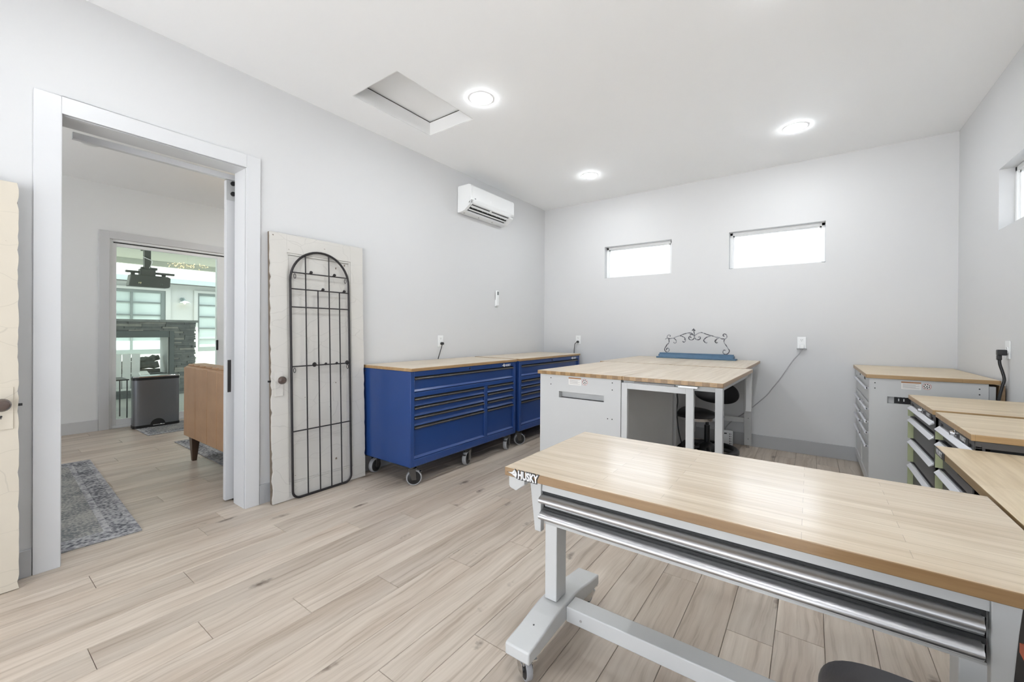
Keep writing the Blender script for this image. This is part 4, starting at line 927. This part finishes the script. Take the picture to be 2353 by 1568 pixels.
# beaded chandelier whose glints show in the glass door
t = thing('bead_chandelier', 'gold beaded chandelier mirrored as glints in the glass door', 'chandelier', (-5.45, 2.55, 2.30))
MB().cyl((0, 0, .05), (0, 0, .75), .006, 8).build('stem', M['blackmetal'], t)
MB().tube([(.25 * math.cos(a), .25 * math.sin(a), 0) for a in [i * math.pi / 16 for i in range(32)]], .006, 6, True).build('hoop', M['blackmetal'], t)
MB().cyl((-.25, 0, 0), (.25, 0, 0), .005, 6).cyl((0, -.25, 0), (0, .25, 0), .005, 6).cyl((0, 0, 0), (0, 0, .06), .008, 8).build('spokes', M['blackmetal'], t)
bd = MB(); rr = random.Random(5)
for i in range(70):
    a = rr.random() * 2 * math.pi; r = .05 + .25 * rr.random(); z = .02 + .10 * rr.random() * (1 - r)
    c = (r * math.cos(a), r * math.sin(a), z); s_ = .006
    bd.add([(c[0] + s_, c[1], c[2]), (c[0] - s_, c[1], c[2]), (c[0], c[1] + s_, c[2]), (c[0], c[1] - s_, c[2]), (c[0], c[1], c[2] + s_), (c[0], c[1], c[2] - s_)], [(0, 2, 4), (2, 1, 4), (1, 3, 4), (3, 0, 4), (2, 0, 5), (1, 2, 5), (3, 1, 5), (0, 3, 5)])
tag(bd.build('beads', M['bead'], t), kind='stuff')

# ------------------------------------------------------------------ outside: patio, fireplace, house opposite
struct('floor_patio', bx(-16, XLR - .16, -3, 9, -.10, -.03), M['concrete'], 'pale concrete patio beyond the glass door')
struct('ceiling_patio', MB().box(-11.55, XLR - .17, -3, 9, 2.72, 2.85).box(-11.55, -11.45, -3, 9, 2.615, 2.72), M['soffit'], 'greenish grey patio soffit beyond the glass door')
struct('wall_patio', wall_with_holes('x', -13.7, -13.5, -3, 9, -.05, 3.4, [(.9, 3.43, .62, 2.235), (4.117, 6.6, .65, 2.235)]), M['outwall'], 'white stucco wall of the house across the patio')
trm = MB()
for a, b in ((.9, 3.43), (4.117, 6.6)): trm.box(-13.5, -13.47, a - .085, b + .1, 2.235, 2.30).box(-13.5, -13.47, a - .085, a, .5, 2.235).box(-13.5, -13.47, b, b + .1, .5, 2.235)
struct('trim_4', trm, M['outwall'], 'white surrounds of the windows across the patio')
def out_window(n, y0, y1, mulls, bars, z0, label):
    w = thing('window_%d' % n, label, None, kind='structure'); z1 = 2.235; t_ = .075
    MB().box(-13.56, -13.50, y0, y1, z1 - .07, z1).box(-13.56, -13.50, y0, y1, z0, z0 + .12).box(-13.56, -13.50, y0, y0 + t_ * .55, z0 + .12, z1 - .07).box(-13.56, -13.50, y1 - t_ - .015, y1, z0 + .12, z1 - .07).build('window_frame', M['outwin'], w)
    ys = [y0 + t_ * .55] + mulls + [y1 - t_ - .015]; zs = [z0 + .12] + bars + [z1 - .07]
    for y in mulls: bx(-13.555, -13.505, y - .022, y + .022, z0 + .12, z1 - .07).build('mullion', M['outwin'], w)
    for z in bars: bx(-13.553, -13.507, ys[0], ys[-1], z - .018, z + .018).build('glazing_bar', M['outwin'], w)
    for i in range(len(ys) - 1):
        for j in range(len(zs) - 1): bx(-13.54, -13.535, ys[i], ys[i + 1], zs[j], zs[j + 1]).build('pane', M['outpane'], w)
    bx(-13.70, -13.69, y0, y1, z0, z1).build('backing', M['outwin'], w)
out_window(4, .9, 3.43, [1.75, 2.775], [1.10, 1.60, 1.915], .62, 'wide grey framed window across the patio behind the fireplace')
out_window(5, 4.117, 6.6, [5.4], [.98, 1.28, 1.595, 1.912], .65, 'tall grey framed window across the patio next to the wall lamp')
t = thing('metal_awning', 'long grey metal awning with tie rods across the patio', 'awning', (-13.5, 3.0, 2.40))
bx(.0, .28, -4.5, 5, .02, .145).build('canopy', M['awning'], t)
bx(.26, .285, -4.5, 5, 0, .02).build('drip_edge', M['badge'], t)
for y in (-.45, .95, 2.3): MB().cyl((.27, y, .145), (.005, y - .12, .62), .008, 6).build('tie_rod', M['awning'], t)
t = thing('barn_wall_lamp', 'green barn wall lamp with warm bulb across the patio', 'wall lamp', (-13.5, 3.79, 2.04))
MB().lathe([(.0001, .03), (.045, .03), (.05, 0)], (0, -.02, 0), 16, 'x').tube([(.02, -.02, 0), (.10, -.01, .03), (.15, 0, -.02)], .014, 8).build('bracket', M['awning'], t, smooth=True)
MB().lathe([(.02, .0), (.035, -.03), (.11, -.075), (.125, -.09), (.12, -.09), (.03, -.04), (.018, -.01)], (.15, 0, -.01), 20).build('shade', M['awning'], t, smooth=True)
MB().lathe([(.0001, -.12), (.022, -.105), (.026, -.085), (.012, -.05)], (.15, 0, -.01), 12).build('bulb', M['bulb'], t, smooth=True)

t = thing('outdoor_fireplace', 'dark stone see-through outdoor fireplace on the patio', 'fireplace', (0, 0, -.03))
FX0, FX1, FY0, FY1, FZ = -10.70, -10.22, .30, 3.06, 1.42
AY0, AY1, AZ0, AZ1 = .72, 2.646, .42, 1.124
MB().box(FX0, FX1, FY0, AY0, 0, FZ).box(FX0, FX1, AY1, FY1, 0, FZ).box(FX0, FX1, AY0, AY1, 0, AZ0).box(FX0, FX1, AY0, AY1, AZ1, FZ).build('core', M['stone_b'], t)
for x0, x1 in ((FX1, FX1 + .045), (FX0 - .045, FX0)):
    MB().box(x0, x1, AY0 - .08, AY0, AZ0 - .06, AZ1 + .12).box(x0, x1, AY1, AY1 + .078, AZ0 - .06, AZ1 + .12).box(x0, x1, AY0, AY1, AZ1, AZ1 + .12).box(x0, x1, AY0, AY1, AZ0 - .06, AZ0).build('surround', M['fpsteel'], t, .004)
MB().box(FX0, FX1, AY1 - .012, AY1 - .002, AZ0, AZ1).box(FX0, FX1, AY0 + .002, AY0 + .012, AZ0, AZ1).build('firebox_liner', M['outwall'], t)
bx(FX1 - .03, FX1 - .025, AY0, AY1, AZ0, AZ1).build('fire_glass', M['glass'], t)
for i in range(4):
    a = FY0 - .06 + i * .75; b = min(a + .748, FY1 + .06); bx(FX0 - .05, FX1 + .07, a, b, FZ, FZ + .045).build('mantel_slab', M['slate'], t, .003)
rr = random.Random(11); z = .0
while z < FZ - .02:
    h = min(rr.choice((.028, .034, .042, .05)), FZ - z)
    y = 1.2
    while y < FY1 + .01:
        w = rr.uniform(.14, .42); yb = min(y + w, FY1 + rr.uniform(-.01, .03))
        lo, hi = y, yb
        if not (z + h < AZ0 - .06 or z > AZ1 + .12 - .005):
            lo = max(lo, AY1 + .080)
        if hi - lo > .03:
            s_ = bx(FX1 - .02, FX1 + rr.uniform(.018, .042), lo + .002, hi - .002, z + .0015, z + h - .0015).build('stone', M[rr.choice(('stone_a', 'stone_a', 'stone_b', 'stone_b', 'stone_c'))], t)
        y = yb if yb > y + .02 else y + .1
    z += h
def log(c, d, L, r, seed, lab):
    rr = random.Random(seed); d = Vector(d).normalized(); P = []; rad = []
    for i in range(9):
        s = i / 8 - .5; P.append(Vector(c) + d * (s * L) + Vector((rr.uniform(-.012, .012), 0, rr.uniform(-.012, .012)))); rad.append(r * rr.uniform(.8, 1.15))
    o = MB().tube(P, rad, 9).build('fire_log', M['log'], None, smooth=True)
    tag(o, lab, 'log', 'fireplace logs')
for i, a in enumerate((((-10.42, 2.24, .555), (.05, 1, .02), .60, .065), ((-10.43, 2.18, .672), (.05, 1, .03), .30, .042), ((-10.55, 2.42, .655), (.05, 1, .30), .32, .060), ((-10.33, 2.03, .600), (0, 1, -.06), .30, .045), ((-10.55, 1.45, .56), (.1, 1, .1), .6, .07), ((-10.46, 2.06, .452), (.1, 1, 0), 1.0, .045))): log(*a, 30 + i, ('thick charred log in the middle of the fireplace pile', 'short charred log lying on top of the fireplace pile', 'tilted charred log rising towards the stone pier', 'slim charred log at the glass-door-frame end of the fireplace pile', 'charred log hidden deep in the fireplace', 'long charred log lying lowest in the fireplace')[i])

t = thing('patio_heater', 'dark infrared patio heater hung under the patio soffit', 'heater', (-9.0, 2.06, 2.0))
bx(-.045, .045, -.062, .022, .20, .715).build('drop_pole', M['heater'], t, .004)
bx(-.06, .06, -.12, .08, .13, .25).build('mount_block', M['heater'], t, .006)
bx(-.03, .03, -.10, .11, .245, .285).build('mount_block', M['heater'], t, .004)
bx(-.03, .03, -.29, .345, .178, .212).rot('X', 0).build('rail', M['heater'], t, .006)
MB().prism([(-.24, .145), (.235, .145), (.275, .125), (.27, -.02), (.245, -.045), (-.27, -.045)], 'x', -.09, .09).build('heater_body', M['heater'], t, .012)
for y in (-.20, .20): bx(-.02, .02, y - .025, y + .025, .135, .185).build('hanger', M['heater'], t, .003)
for y in (-.14, -.12, .14, .16): bx(.089, .093, y - .003, y + .003, -.005, .025).build('grille_bar', M['chrome'], t)
MB().tube(smooth_pts([(.05, -.08, .45), (.07, -.03, .42), (.07, .03, .39), (.05, .02, .32), (.04, .0, .27)]), .006, 6).build('wiring', M['wire'], t, smooth=True)
bx(-.02, .02, -.10, -.078, .55, .715).build('bracket_strap', M['heater'], t)
MB().tube(smooth_pts([(.02, .09, .70), (.02, .09, .64), (.02, .06, .60), (.02, .03, .60)]), .006, 6).build('hook', M['heater'], t, smooth=True)

# white slatted patio chair and small table
t = thing('patio_chair', 'white slatted patio chair outside the glass door', 'chair', (-8.75, 1.62, -.03), math.radians(80))
for i in range(5): MB().prism([(-.26 + i * .11, 0), (-.16 + i * .11, 0), (-.16 + i * .11, .02), (-.26 + i * .11, .02)], 'z', 0, .62).rot('X', .35).build('back_slat', M['white_pvc'], t).location = (0, .30, .30)
for i in range(5): bx(-.26, .28, -.28 + i * .11, -.18 + i * .11, .34 - i * .012, .36 - i * .012).build('seat_slat', M['white_pvc'], t)
for x in (-.32, .32):
    bx(x - .055, x + .055, -.36, .34, .56, .585).build('arm', M['white_pvc'], t, .004)
    bx(x - .02, x + .02, -.33, -.24, 0, .56).build('leg', M['white_pvc'], t)
    bx(x - .02, x + .02, .22, .30, 0, .56).build('leg', M['white_pvc'], t)
t = thing('patio_side_table', 'small black metal patio table outside the glass door', 'table', (-8.02, 1.36, -.03))
bx(-.22, .22, -.22, .22, .56, .575).build('tabletop', M['badge'], t, .003)
for x in (-.2, .2):
    for y in (-.2, .2): MB().cyl((x, y, 0), (x, y, .56), .008, 8).build('leg', M['badge'], t)
t = thing('potted_succulent', 'small dark potted plant on the patio side table', 'plant', (-8.02, 1.36, .546))
MB().lathe([(.0001, 0), (.04, 0), (.055, .07), (.05, .07), (.045, .06), (.0001, .06)], n=16).build('pot', M['slate'], t, smooth=True)
for i in range(12):
    a = i * 2.4; r = .02 + .003 * i
    MB().tube([(0, 0, .06), (r * .8 * math.cos(a), r * .8 * math.sin(a), .10), (r * 1.6 * math.cos(a), r * 1.6 * math.sin(a), .115 - .002 * i)], [.008, .009, .002], 6).build('leaf', M['log'], t, smooth=True)
